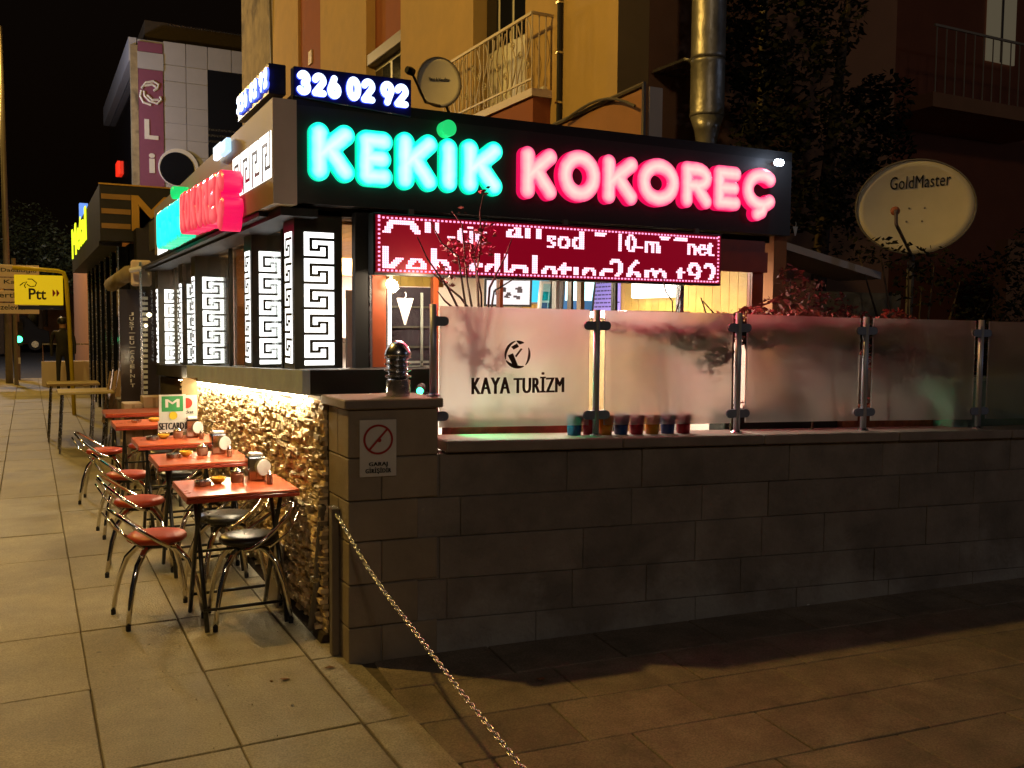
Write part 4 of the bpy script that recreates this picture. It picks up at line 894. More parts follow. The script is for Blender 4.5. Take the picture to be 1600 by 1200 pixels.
# menu / meal card signs
t = thing('meal_card_sign', 'white sign with green M emblem and yellow disc standing by the third table', 'sign', (1.0, 7.72, .9)); Y = 7.76
a, b = onY(249, 676, Y), onY(290, 616, Y)
MB().box(a.x, b.x, Y, Y + .006, a.z, b.z).build('panel', M_signwhite, t, bevel=.001)
h_ = b.z - a.z; w_ = b.x - a.x
B('green_field', M_signgreen, t, a.x + .02, b.x - .02, Y - .002, Y - .0005, a.z + h_ * .55, b.z - .012)
tx = MB(); put_text(tx, 'M', (a.x + w_ * .25, Y - .002, a.z + h_ * .66), (1, 0, 0), (0, 0, 1), (0, -1, 0), w_ * .5, h_ * .22, .002, 0, bold=.003); tx.build('letter', M_signwhite, t)
MB().lathe((a.x + w_ * .52, Y, a.z + h_ * .44), [(.032, .001), (.032, .004)], 18, (0, -1, 0)).build('yellow_disc', M_signyellow, t)
t2 = thing('setcard_label', 'white strip with bold black capitals under the green M emblem', 'sign', (1.0, 7.7, .8))
a2, b2 = onY(247, 676, 7.7), onY(289, 657, 7.7); MB().box(a2.x, b2.x, 7.7, 7.704, a2.z, b2.z).build('strip', M_signwhite, t2)
tx = MB(); put_text(tx, 'SETCARD', (a2.x + .008, 7.6995, a2.z + .02), (1, 0, 0), (0, 0, 1), (0, -1, 0), b2.x - a2.x - .016, (b2.z - a2.z) * .62, .002, 0, bold=.003); tx.build('lettering', M_signblack, t2)
t = thing('ticket_sign', 'white sign with red ball emblem behind the meal card sign', 'sign', (1.15, 7.9, .9)); Y = 7.9
a, b = onY(276, 662, Y), onY(308, 617, Y); MB().box(a.x, b.x, Y, Y + .006, a.z, b.z).build('panel', M_signwhite, t, bevel=.001)
MB().lathe(((a.x + b.x) / 2, Y, a.z + (b.z - a.z) * .72), [(.042, .001), (.042, .004)], 20, (0, -1, 0)).build('red_ball', mat('red_print', (.62, .04, .015), .4), t)
tx = MB(); put_text(tx, 'Ticket', (a.x + .035, Y - .001, a.z + (b.z - a.z) * .34), (1, 0, 0), (0, 0, 1), (0, -1, 0), (b.x - a.x) * .6, .028, .002, .02); tx.build('lettering', M_signblack, t); B('red_line', M_signred, t, a.x + .03, a.x + .08, Y - .002, Y - .0005, a.z + .03, a.z + .045)
t = thing('sign_board', 'plain plywood board fixed on the stone wall behind the meal card signs', 'board', (1.3, 8.3, 1)); a, b = onY(285, 660, 8.2), onY(320, 590, 8.2); B('board', M_boards, t, a.x, b.x - .06, 8.2, 8.22, .6, b.z)
# cover plate on the foot of the stone wall
t = thing('meter_cover', 'dark grey metal cover plate leaning at the foot of the stone wall', 'cover', (1.25, 5.5, 0)); MB().hexa([(1.235, 5.33, .0), (1.25, 5.33, .0), (1.25, 5.62, .0), (1.235, 5.62, .0), (1.275, 5.33, .36), (1.29, 5.33, .36), (1.29, 5.62, .36), (1.275, 5.62, .36)]).build('plate', M_grey, t, bevel=.003); B('handle', M_steel, t, 1.235, 1.247, 5.40, 5.42, .15, .25)
# boxes
R = random.Random(9)
for i, (x0, x1, y0, z0, z1, lb) in enumerate(((.83, 1.02, 10.3, .0, .40, 'cardboard box at the bottom left of the stack'), (1.03, 1.26, 10.3, 0, .42, 'cardboard box at the bottom right of the stack'), (.85, 1.03, 10.3, .402, .80, 'cardboard box on the upper left of the stack'), (1.04, 1.25, 10.32, .422, .86, 'cardboard box on the upper right of the stack'))):
    t = thing('cardboard_box', lb + ' beyond the cafe tables', 'box', (x0, y0, z0), 'cardboard boxes beyond the tables'); B('box', M_cardboard, t, x0, x1, y0, y0 + .3, z0, z1, bevel=.004); B('tape', M_boards, t, (x0 + x1) / 2 - .015, (x0 + x1) / 2 + .015, y0 - .0015, y0 - .0003, z0 + .01, z1 - .01)
# litter on the pavement
def litter(x, y, kind, label, m, sz):
    p = onz(x, y, .002); mb = MB(); n_ = 7; a0 = R.uniform(0, 6)
    ring_ = [p + Vector((math.cos(a0 + 6.283 * k / n_) * sz * R.uniform(.5, 1.1), math.sin(a0 + 6.283 * k / n_) * sz * R.uniform(.3, .6), R.uniform(.0, .008))) for k in range(n_)]
    mb.add([p + Vector((0, 0, .010))] + ring_, [(0, 1 + k, 1 + (k + 1) % n_) for k in range(n_)]); mb.add([p] + ring_, [(0, 1 + (k + 1) % n_, 1 + k) for k in range(n_)])
    tag(mb.build(kind, m, fix=False), label, 'litter')
litter(445, 1062, 'dry_leaf', 'curled dry leaf on the pavement slab in front of the pier', M_dry, .035); litter(515, 1043, 'dry_leaf', 'dry leaf in the joint beside the pier foot', M_dry, .03); litter(457, 1104, 'cigarette_end', 'pale cigarette end lying on the near pavement slab', M_white, .008)
litter(424, 1066, 'dry_leaf', 'small dark leaf scrap left of the curled leaf', M_dry, .014); litter(478, 1000, 'paper_scrap', 'small paper scrap near the conduit foot', M_white, .008); litter(500, 1012, 'paper_scrap', 'crumb of paper on the strip beside the pier', M_white, .006)
litter(1262, 946, 'paper_scrap', 'small white paper scrap at the foot of the block wall', M_white, .015); litter(845, 1062, 'dry_leaf', 'dark dry leaf at the tip of the pier shadow', M_dry, .03)

R = random.Random(77); gr = MB()
for _ in range(260):
    if R.random() < .6: x, y = R.gauss(1.27, .05), R.uniform(3.6, 5.6)
    else: x, y = R.uniform(.2, 2.6), R.uniform(2.6, 5.2)
    if x > 1.33 and y > 4.25: continue
    a = R.uniform(.0015, .005); an = R.uniform(0, 6.28); P = [Vector((x + a * math.cos(an + k * 2.1) * R.uniform(.6, 1.2), y + a * math.sin(an + k * 2.1) * R.uniform(.6, 1.2), .001)) for k in range(3)]
    gr.add(P + [Vector((x, y, .001 + a * 1.1))], [(0, 2, 1), (0, 1, 3), (1, 2, 3), (2, 0, 3)])
g_ = gr.build('grit', M_strip); g_['kind'] = 'stuff'; g_['label'] = 'fine grit and crumbs scattered along the foot of the pier and pavement'
# ================================================================== APARTMENT BUILDING
apt = thing('apartment_building', 'yellow and terracotta rendered apartment building rising behind the restaurant', 'building', (4.9, 7.4, 0)); AX = 4.9
yp = lambda x: onX(x, 100, AX).y
segs = [(965, 878, M_yellowwall, 0), (878, 820, M_yellowwall, 0), (745, 631, M_yellowwall, .05), (577, 505, M_yellowwall, .05), (505, 470, M_orangewall, .0), (470, 430, M_yellowwall, .05), (430, 378, M_oldwall, .0)]
for xa, xb, m, pr in segs: B('wall', m, apt, AX - pr, AX + .35, yp(xa) + .002, yp(xb) - .002, 0, 13)
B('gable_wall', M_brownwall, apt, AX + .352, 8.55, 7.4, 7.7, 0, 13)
# balcony door bay and window bay
ya, yb = yp(820), yp(745)
B('wall', M_yellowwall, apt, AX + .15, AX + .35, ya, yb, 0, 4.15); B('wall', M_yellowwall, apt, AX + .15, AX + .35, ya, yb, 6.6, 13)
d = B('balcony_door', M_pvc, apt, AX + .12, AX + .149, ya + .1, yb - .05, 4.15, 6.5); 
for k in range(3): y0 = ya + .18 + k * .36; B('pane', M_darkglass, d, AX + .108, AX + .119, y0, y0 + .29, 4.9, 6.35)
ya, yb = yp(631), yp(577)
B('wall', M_orangewall, apt, AX + .1, AX + .35, ya, yb, 5.88, 13); B('wall', M_yellowwall, apt, AX + .1, AX + .35, ya, yb, 0, 3.9); B('shutter_box', M_grey, apt, AX - .04, AX + .099, ya, yb, 5.70, 5.88, bevel=.01)
d = B('window', M_pvc, apt, AX + .1, AX + .14, ya, yb, 3.9, 5.70)
for k in range(2): y0 = ya + .08 + k * (yb - ya) / 2; B('pane', M_darkglass, d, AX + .088, AX + .099, y0, y0 + (yb - ya) / 2 - .13, 4.0, 5.62)
B('wall_ornament', M_iron, apt, AX - .03, AX - .001, yp(489), yp(484), 6.55, 6.8)
# balcony
bx0, by0, by1, bz = 4.66, 8.62, 10.95, 4.02
B('balcony_slab', M_beige, apt, bx0, AX - .001, by0, by1, bz - .02, bz + .06); B('balcony_apron', M_orangewall, apt, bx0 + .03, AX - .002, by0 + .03, by1 - .03, bz - .34, bz - .021)
bal = B('balcony_rail', M_iron, apt, bx0 - .012, bx0 + .012, by0, by1, bz + .80, bz + .83); B('balcony_rail', M_iron, apt, bx0, AX, by0 - .012, by0 + .012, bz + .80, bz + .829); B('balcony_rail', M_iron, apt, bx0 - .01, bx0 + .01, by0, by1, bz + .14, bz + .16)
k = 0; y = by0
while y <= by1: MB().tube([(bx0, y, bz + .06), (bx0, y, bz + .80)], .0075, 6).build('baluster', M_iron, apt); y += .115
for x in (bx0 + .08, bx0 + .16): MB().tube([(x, by0, bz + .06), (x, by0, bz + .80)], .0075, 6).build('baluster', M_iron, apt)
y = by0 + .085; i = 0
while y < by1 - .1:
    P = []
    for k in range(21):
        a = k / 20; P.append((bx0 - .004, y + .062 * math.sin(a * 6.28 * 1.0 + i) , bz + .08 + a * .68))
    MB().tube(P, .008, 5).build('scroll', M_iron, apt)
    P = [(bx0 - .006, y + .045 * math.cos(t_ * .5) * (1 - t_ / 22), bz + .3 + (i % 3) * .14 + .05 * math.sin(t_ * .5) * (1 - t_ / 22)) for t_ in range(20)]
    MB().tube(P, .007, 5).build('scroll', M_iron, apt); y += .17; i += 1
B('floor_slab', M_white, apt, AX - .05, AX + .1, by0 + .1, by1, bz + .06, bz + .12)
# pipes, cables
p0 = yp(878); MB().tube([(AX - .03, p0, 3.2), (AX - .03, p0, 12)], .028, 8).build('cable_pipe', M_black, apt); 
for z in (3.9, 4.4, 4.9): B('clip', M_steel, apt, AX - .062, AX, p0 - .03, p0 + .03, z, z + .02)
p = onX(428, 60, AX); MB().tube([(AX - .05, p.y, 3), (AX - .09, p.y, 5.5), (AX - .05, p.y, 7.2), (AX - .1, p.y - .1, 8.5), (AX - .05, p.y, 13)], .03, 6).build('cable_bundle', M_cable, apt)
# sign frame / awning under the balcony side
t = thing('awning_frame', 'grey metal framed awning box between the balcony and the duct', 'awning', (4.5, 6.6, 3.2))
X = 4.45; a, b = onX(866, 196, X), onX(1008, 131, X); zb_ = 2.95
MB().hexa([(X, b.y, zb_), (X + .03, b.y, zb_), (X + .03, a.y, zb_), (X, a.y, zb_), (X, b.y, b.z), (X + .03, b.y, b.z), (X + .03, a.y, a.z), (X, a.y, a.z)]).build('panel', M_brownwall, t)
MB().tube([(X - .01, a.y, a.z), (X - .01, b.y, b.z), (X - .01, b.y, zb_)], .02, 6).build('rim', M_grey, t); MB().tube([(X - .01, (a.y + b.y) / 2, zb_), (X - .01, (a.y + b.y) / 2, zb_ + .22)], .012, 6).build('strut', M_grey, t)
B('end_panel', M_beige, t, X + .031, X + .16, b.y - .02, b.y + .03, zb_, b.z - .02)
cab = MB(); cab.tube([onX(880 + k * 14, 190 - 36 * math.sin(k / 8 * 2.4), 4.4) for k in range(9)], .012, 6); cab.build('loose_cable', M_cable, t)
# ventilation duct
t = thing('ventilation_duct', 'shiny galvanised ventilation duct running up the brown gable wall', 'duct', (5.45, 6.85, 2.9)); dx_, dy_ = 5.47, 6.8
for z0, z1 in ((3.52, 4.02), (4.03, 5.1), (5.11, 6.4), (6.41, 8)): MB().lathe((dx_, dy_, z0), [(.150, 0), (.157, .012), (.153, .03), (.153, z1 - z0 - .03), (.159, z1 - z0 - .012), (.150, z1 - z0)], 24).build('duct_section', M_duct, t, smooth=True)
MB().lathe((dx_, dy_, 3.0), [(.05, 0), (.075, .2), (.11, .4), (.149, .52)], 20).build('cone', M_duct, t, smooth=True); B('bracket', M_steel, t, dx_ - .19, dx_ + .19, dy_ + .1, 7.4, 4.02, 4.045)
t = thing('rain_pipe', 'thin pale rain pipe on the gable wall right of the duct', 'pipe', (6.2, 7.35, 0)); p = onY(1192, 60, 7.36); MB().tube([(p.x, 7.36, 2.6), (p.x, 7.36, 12)], .04, 10).build('pipe', M_oldwall, t, smooth=True); B('clip', M_grey, t, p.x - .05, p.x + .05, 7.32, 7.4, 4.3, 4.33)
# right side: darker recessed block with balcony
rb = thing('rear_apartment_block', 'dark brown apartment block at the right with a barred balcony', 'building', (10, 11, 0))
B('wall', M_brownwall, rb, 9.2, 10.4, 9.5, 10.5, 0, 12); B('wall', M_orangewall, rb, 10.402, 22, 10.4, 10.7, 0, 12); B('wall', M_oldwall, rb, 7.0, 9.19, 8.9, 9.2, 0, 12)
p = onY(1430, 150, 9.4); q_ = onY(1660, 130, 9.4); B('balcony_slab', M_brownwall, rb, p.x, q_.x, 9.1, 10.39, p.z - .2, p.z); B('balcony_rail', M_iron, rb, p.x, q_.x, 9.1, 9.13, p.z + .9, p.z + .93)
x = p.x + .05
while x < q_.x: MB().tube([(x, 9.115, p.z), (x, 9.115, p.z + .9)], .010, 5).build('baluster', M_iron, rb); x += .2
d = B('lit_window', emat('dim_window', (.55, .45, .28), .13), rb, onY(1548, 60, 10.3).x, onY(1592, 60, 10.3).x, 10.36, 10.39, onY(1560, 95, 10.3).z, onY(1560, -40, 10.3).z)
B('mullion', M_grey, d, onY(1568, 60, 10.3).x, onY(1571, 60, 10.3).x, 10.34, 10.355, onY(1560, 95, 10.3).z, onY(1560, -40, 10.3).z)
B('wall', M_brownwall, rb, onY(1548, 60, 9).x, 22, 8.6, 8.8, 0, 2.9)
# ================================================================== satellite dishes
def dish(t, c, n, rx, ry, m=M_dish):
    c = Vector(c); n = Vector(n).normalized(); ux = Vector((0, 0, 1)).cross(n).normalized(); uz = n.cross(ux); mb = MB(); N, K = 40, 7; vs = []
    for sgn_ in (0, 1):
        for k in range(K + 1):
            for i in range(N):
                a = 2 * math.pi * i / N; r = k / K; vs.append(c + ux * (math.cos(a) * r * rx) + uz * (math.sin(a) * r * ry) + n * (.09 * rx * 2 * r * r - .09 * rx * 2 - sgn_ * .012))
    fs = []; o = (K + 1) * N
    for k in range(K):
        for i in range(N):
            a, b = k * N + i, k * N + (i + 1) % N; fs.append((a, b, b + N, a + N)); fs.append((o + a, o + a + N, o + b + N, o + b))
    for i in range(N): fs.append((K * N + i, K * N + (i + 1) % N, o + K * N + (i + 1) % N, o + K * N + i))
    mb.add(vs, fs); mb.build('reflector', m, t, smooth=True); MB().tube([c + ux * (math.cos(a) * rx) + uz * (math.sin(a) * ry) + n * -.002 for a in [2 * math.pi * i / 40 for i in range(40)]], .008, 6, closed=True).build('rim', M_grey, t)
    def on(a, b, lift=.004): r2 = (a / rx) ** 2 + (b / ry) ** 2; return c + ux * a + uz * b + n * (.18 * rx * r2 - .18 * rx + lift)
    return ux, uz, n, on
Yd = 5.35; c = onY(1430, 323, Yd); nD = (EYE + Vector((2.2, -1, .5)) - c).normalized() ; nD = Vector((nD.x - .22, nD.y, nD.z + .10)).normalized()
t = thing('satellite_dish', 'large beige satellite dish with dark lettering at the right above the hedge', 'satellite dish', c)
rD = (onY(1512, 323, Yd) - onY(1349, 323, Yd)).length / 2 * .74
ux, uz, nn, on = dish(t, c, nD, rD, rD * .84)
s1 = 1 if rt.dot(ux) > 0 else -1
def dish_text(s, w, h, bx, by, tilt=0.):
    v, f, tr_, (x0, x1, y0, y1) = text_mesh(s, 1., .01, .0, 1.05); mb = MB(); k1, k2 = w / (x1 - x0), h / (y1 - y0)
    mb.add([on(s1 * (bx + (p[0] - x0) * k1), by + (p[1] - y0) * k2 + tilt * (p[0] - x0) * k1, .006 if p[2] > 0 else .002) for p in v], f); return mb
dish_text('GoldMaster', rD * 1.0, rD * .22, -rD * .42, rD * .33, .05).build('lettering', M_signblack, t)
for a, b in ((-.08, .0), (.18, .0), (-.12, -.24), (.14, -.24)): MB().lathe(on(s1 * a * rD, b * rD), [(.008, 0), (.006, .004)], 8, nn).build('bolt', M_grey, t)
f0 = onY(1400, 328, Yd - .55); MB().tube([on(s1 * -.05 * rD, -.84 * rD), f0 + Vector((.03, .02, -.1)), f0], .013, 8).build('feed_arm', M_grey, t); MB().lathe(f0 + nn * -.03, [(.030, 0), (.034, .02), (.022, .06), (.018, .09)], 14, nn * -1).build('feed_horn', M_orangewall, t, smooth=True)
MB().tube([c + nn * -.12, c + nn * -.16 + Vector((0, 0, -.8)), c + nn * -.16 + Vector((0, 0, -1.9))], .03, 10).build('mast', M_grey, t)
Yd = 7.6; c = onY(686, 128, Yd); nD = Vector((-.30, -1, .30)).normalized()
t = thing('satellite_dish', 'small beige satellite dish with black feed arm beside the balcony railing', 'satellite dish', c); r2 = (onY(712, 128, Yd) - onY(655, 128, Yd)).length / 2 * 1.1
ux, uz, nn, on = dish(t, c, nD, r2, r2 * 1.25); s1 = 1 if rt.dot(ux) > 0 else -1
dish_text('Next & NextStar', r2 * .95, r2 * .18, -r2 * .45, r2 * .12).build('lettering', M_signblack, t)
f0 = onY(643, 112, Yd - .35); MB().tube([on(0, -r2 * 1.2), onY(665, 160, Yd - .2), f0], .011, 8).build('feed_arm', M_blackm, t); MB().lathe(f0, [(.03, -.02), (.035, .02), (.028, .05)], 12, (-1, -.3, .2)).build('feed_horn', M_blackm, t)
MB().tube([c + nn * -.06, onY(705, 185, Yd + .3), onY(712, 215, Yd + .5)], .014, 8).build('mount', M_blackm, t)

# ================================================================== VEGETATION
def leaves(mb, c, rad, n, sz, R, flat=1., skip=None):
    for _ in range(n):
        while True:
            d = Vector((R.uniform(-1, 1), R.uniform(-1, 1), R.uniform(-1, 1)))
            if d.length <= 1: break
        if d.length > .05: d = d.normalized() * (d.length ** .5)
        p = Vector(c) + Vector((d.x * rad[0], d.y * rad[1], d.z * rad[2]))
        u = Vector((R.uniform(-1, 1), R.uniform(-1, 1), R.uniform(-.6, .6))).normalized(); w = u.cross(Vector((R.uniform(-1, 1), R.uniform(-1, 1), R.uniform(-1, 1)))).normalized(); s_ = sz * R.uniform(.6, 1.3)
        mb.add([p - u * s_, p + w * s_ * .45, p + u * s_, p - w * s_ * .45], [(0, 1, 2, 3)])
R = random.Random(21)
def shrub(name, label, cat, clumps, n, sz, m, stem_base, density=1., group=None):
    t = thing(name, label, cat, stem_base, group); mb = MB()
    for c, r in clumps:
        leaves(mb, c, r, int(n * r[0] * r[2] * 40 * density), sz, R)
    mb.build('foliage', m, t, kind='stuff', fix=False)
    st_ = MB()
    for c, r in clumps[:8]: b = Vector(stem_base); st_.tube([b, b.lerp(Vector(c), .5) + Vector((R.uniform(-.05, .05), 0, .05)), Vector(c)], [.02, .012, .005], 5)
    st_.build('stems', M_bark, t); return t
# red-lit shrub behind the railing
cl = [(onY(x, y, Y_), r) for x, y, Y_, r in ((1235, 440, 4.85, (.10, .1, .12)), (1265, 460, 4.85, (.14, .12, .13)), (1300, 478, 4.85, (.14, .12, .10)), (1215, 480, 4.8, (.14, .1, .08)), (1330, 492, 4.85, (.12, .12, .07)), (1180, 490, 4.75, (.12, .1, .05)), (1150, 493, 4.7, (.1, .1, .04)), (1250, 505, 4.8, (.4, .12, .10)), (1130, 510, 4.7, (.22, .1, .09)), (1070, 515, 4.65, (.2, .08, .06)), (1340, 510, 4.85, (.3, .12, .08)), (1110, 525, 4.5, (.20, .08, .10)), (1180, 510, 4.45, (.25, .08, .12)), (1250, 515, 4.4, (.25, .08, .14)), (1320, 525, 4.35, (.25, .08, .16)), (1400, 540, 4.35, (.3, .08, .25)), (1010, 512, 4.6, (.15, .06, .05)))]
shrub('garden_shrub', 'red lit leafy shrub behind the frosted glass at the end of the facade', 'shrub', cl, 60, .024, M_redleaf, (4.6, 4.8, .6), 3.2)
cl = [(onY(x, y, Y_), r) for x, y, Y_, r in ((1375, 395, 5.05, (.2, .15, .12)), (1420, 405, 5.05, (.2, .15, .12)), (1460, 415, 5.05, (.22, .15, .15)), (1340, 390, 5.9, (.2, .2, .12)), (1500, 440, 5.1, (.25, .2, .2)), (1440, 450, 5.1, (.3, .2, .15)), (1560, 450, 5.2, (.4, .2, .35)), (1620, 420, 5.3, (.4, .2, .45)), (1300, 375, 6.2, (.2, .2, .15)), (1550, 490, 5.1, (.5, .2, .12)))]
shrub('ivy_hedge', 'nearly black ivy hedge around the foot of the large satellite dish', 'hedge', cl, 60, .03, M_ivy, (6.3, 5.2, .6), 1.0)
tr = thing('dark_tree', 'tall dark leafy tree against the brown gable right of the duct', 'tree', (6.6, 6.6, 0))
MB().tube([(6.6, 6.6, 0), (6.65, 6.6, 1.5), (6.7, 6.55, 3), (6.9, 6.5, 5)], [.10, .08, .06, .03], 8).build('trunk', M_bark, tr)
mb = MB()
for x, y, Y_, r in ((1180, 90, 6.7, (.3, .25, .35)), (1190, 160, 6.7, (.35, .25, .35)), (1240, 60, 6.6, (.4, .3, .5)), (1260, 140, 6.5, (.45, .3, .5)), (1200, 220, 6.4, (.35, .3, .35)), (1280, 240, 6.3, (.45, .3, .5)), (1340, 200, 6.5, (.35, .3, .4)), (1380, 160, 6.6, (.3, .3, .3)), (1300, 20, 6.6, (.35, .3, .45)), (1340, 300, 6.4, (.35, .3, .35)), (1260, 320, 6.3, (.4, .3, .25)), (1385, 250, 6.6, (.25, .3, .4)), (1160, 20, 6.8, (.2, .2, .35)), (1250, -60, 6.8, (.6, .3, .5))):
    leaves(mb, onY(x, y, Y_), r, 420, .045, R)
mb.build('crown', M_ivy, tr, kind='stuff', fix=False)
for k, (sA, sB, m_, lb) in enumerate(((.62, 1.32, mat('planter_red', (.40, .05, .03), .5, var=.4, scale=14), 'red planter box behind the foot of the first glass panel'), (2.36, 3.22, M_signblack, 'black planter box behind the foot of the second and third glass panels'), (3.26, 4.3, mat('planter_terracotta', (.36, .10, .04), .6, var=.4, scale=20), 'terracotta planter box behind the foot of the fourth glass panel'))):
    t = thing('planter_box', lb, 'planter', wp((sA + sB) / 2, -.4, 1.0), 'planter boxes behind the railing')
    MB().hexa([wp(sA, -.34, .9), wp(sB, -.34, .9), wp(sB, -.50, .9), wp(sA, -.50, .9), wp(sA, -.33, 1.135), wp(sB, -.33, 1.125), wp(sB, -.51, 1.125), wp(sA, -.51, 1.135)]).build('box', m_, t, bevel=.005)
    lf = MB()
    for q_ in range(5): leaves(lf, wp(sA + (sB - sA) * (q_ + .5) / 5, -.42, 1.15), (.10, .06, .05), 36, .02, R)
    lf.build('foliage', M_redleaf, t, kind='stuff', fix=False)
cl = [(wp(s_, -.42, z_), r_) for s_, z_, r_ in ((4.45, 1.30, (.28, .1, .3)), (4.9, 1.35, (.35, .1, .34)), (5.4, 1.35, (.35, .1, .34)), (5.9, 1.35, (.35, .1, .34)), (4.7, 1.6, (.4, .1, .1)), (5.5, 1.6, (.4, .1, .12)), (6.5, 1.35, (.4, .1, .34)))]
shrub('shading_hedge', 'dark hedge added to shade the last frosted glass panels at right', 'hedge', cl, 60, .035, M_ivy, (5.6, 4.3, .6), 2.2)  # hedge added to keep lamp light off the right-hand panels
# bare bush with a few leaves behind the first glass panel
t = thing('bare_shrub', 'nearly leafless shrub with thin dark branches in front of the display', 'shrub', onY(735, 640, 4.6)); b0 = onY(738, 600, 4.6)
tips = [((745, 520), (730, 440), (722, 350), (706, 330)), ((750, 520), (745, 430), (752, 370), (750, 330), (757, 296)), ((735, 520), (700, 450), (668, 405), (652, 370)), ((760, 520), (765, 450), (790, 400), (800, 372)), ((745, 500), (720, 465), (690, 440), (675, 425)), ((738, 520), (728, 480), (716, 400), (690, 380), (672, 345)), ((752, 500), (752, 460), (740, 400), (760, 345)), ((730, 500), (695, 470), (684, 455)), ((765, 500), (772, 455), (812, 430))]
mb = MB()
for k, tp_ in enumerate(tips):
    P = [b0] + [onY(x, y, 4.62 + .05 * math.sin(k * 2.1) - i * .01) for i, (x, y) in enumerate(tp_)]
    n_ = len(P); MB().tube(P, [.010 - .007 * i / (n_ - 1) for i in range(n_)], 5).build('branch', M_bark, t)
lf = MB(); 
for x, y, n_, s_ in ((745, 375, 60, .03), (722, 395, 60, .035), (705, 385, 30, .025), (760, 390, 30, .02), (735, 415, 40, .03), (690, 420, 14, .02), (757, 298, 5, .012), (722, 330, 4, .012), (700, 440, 25, .02), (765, 360, 14, .02)):
    leaves(lf, onY(x, y, 4.6), (s_ * 2.2, .04, s_ * 2.0), n_, .016, R)
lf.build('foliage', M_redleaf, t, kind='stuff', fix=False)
cl = []
lf = MB()
for x, y, n_, s_ in ((735, 545, 120, .07), (770, 560, 90, .06), (715, 500, 50, .05), (800, 600, 40, .05)): leaves(lf, onY(x, y, 4.52), (s_ * 1.5, .03, s_ * 1.3), n_, .018, R)
lf.build('lower_foliage', M_redleaf, t, kind='stuff', fix=False)
t = thing('trailing_plant', 'dark trailing plant pressed behind the tops of the middle glass panels', 'plant', wp(2.2, -.25, 1.0), None); lf = MB()
for s_, z_, a_, b_, n_ in ((1.55, 1.64, .14, .03, 60), (1.8, 1.62, .16, .05, 160), (2.02, 1.58, .16, .08, 300), (2.2, 1.50, .10, .09, 260), (2.26, 1.66, .12, .06, 200), (2.5, 1.60, .18, .09, 420), (2.8, 1.62, .2, .09, 460), (3.1, 1.60, .2, .10, 460), (3.4, 1.58, .2, .12, 420), (2.12, 1.42, .05, .06, 60)):
    leaves(lf, wp(s_, -.18, z_), (a_, .05, b_), n_, .022, R)
lf.build('foliage', M_ivy, t, kind='stuff', fix=False)
for s_ in (1.8, 2.3, 2.9, 3.3): MB().tube([wp(s_, -.24, .62), wp(s_ + .03, -.22, 1.1), wp(s_, -.18, 1.6)], [.012, .009, .005], 6).build('stem', M_bark, t)
t = thing('bare_twig_plant', 'small twiggy plant behind the second glass panel under the display', 'plant', onY(1050, 500, 4.6)); mb = MB()
for P in (((1052, 510), (1050, 470), (1040, 455), (1035, 432)), ((1052, 500), (1060, 475), (1064, 458)), ((1110, 510), (1100, 480), (1095, 465)), ((1125, 500), (1105, 478), (1098, 470))): MB().tube([onY(x, y, 4.6) for x, y in P], .004, 5).build('branch', M_bark, t)
# low roofs behind at the right
t = thing('garden_shed', 'low rendered shed with pale sloping roof edge behind the shrub', 'shed', (5.5, 6, 0))
a, b, c_, d_ = onY(1222, 380, 5.9), onY(1298, 405, 5.9), onY(1300, 490, 5.9), onY(1222, 490, 5.9)
B('wall', M_oldwall, t, a.x, b.x + .9, 5.92, 6.3, 0, 1.95); MB().hexa([(a.x - .05, 5.80, a.z - .06), (b.x + .5, 5.80, b.z - .16), (b.x + .5, 6.3, b.z - .16), (a.x - .05, 6.3, a.z - .06), (a.x - .05, 5.80, a.z), (b.x + .5, 5.80, b.z - .10), (b.x + .5, 6.3, b.z - .10), (a.x - .05, 6.3, a.z)]).build('roof_edge', M_beige, t)
B('side_wall', M_pinkroom, t, 4.85, 5.9, 5.25, 5.35, .5, 1.50); B('side_wall', M_brownwall, t, 5.902, 6.6, 5.25, 5.35, .5, 1.40)
B('wall', M_brownwall, t, 4.84, 5.4, 5.36, 5.9, .5, 2.0)
t = thing('storage_chest', 'pale green storage chest seen faintly through the frosted glass at right', 'chest', (5.6, 4.4, .6)); a, b = onY(1462, 592, 4.25), onY(1640, 592, 4.25); B('body', mat('pale_green_plastic', (.22, .34, .30), .5), t, a.x, b.x + .3, 4.1, 4.4, .62, a.z - .012, bevel=.006); B('lid', mat('pale_green_lid', (.34, .46, .38), .5), t, a.x - .01, b.x + .31, 4.09, 4.41, a.z - .010, a.z + .01)

# ================================================================== DOWN THE STREET
mb_ = thing('corner_shop', 'black clad shop with gold stripes and big gold M beyond the restaurant', 'building', (.9, 14, 0))
Y = 14.0
a, b = onY(155, 287, Y), onY(157, 375, Y)
B('sign_panel', M_black, mb_, a.x, 6, Y, Y + .3, b.z, a.z); B('cornice', M_gold, mb_, a.x - .01, 6, Y - .015, Y - .002, a.z - .005, a.z + .015)
for y in (306, 329, 352): p = onY(155, y, Y); B('gold_stripe', M_goldstripe, mb_, a.x + .02, onY(204, y, Y).x, Y - .012, Y - .002, p.z - .035, p.z + .035)
for y in (312, 335, 356): p = onY(260, y, Y); B('gold_stripe', M_goldstripe, mb_, onY(272, y, Y).x, 5.5, Y - .012, Y - .002, p.z - .03, p.z + .03)
tx = MB(); p, q_ = onY(206, 361, Y), onY(266, 309, Y); put_text(tx, 'M', (p.x, Y - .002, p.z), (1, 0, 0), (0, 0, 1), (0, -1, 0), q_.x - p.x, q_.z - p.z, .02, .015); tx.build('letter', M_gold, mb_)
B('street_panel', M_black, mb_, a.x, a.x + .3, Y + .302, 23, b.z - .05, a.z); B('wall', M_black, mb_, 1.3, 6, 14.32, 23, 0, b.z); B('wall', M_black, mb_, 1.32, 6, 13.6, 13.99, 0, 2.9)
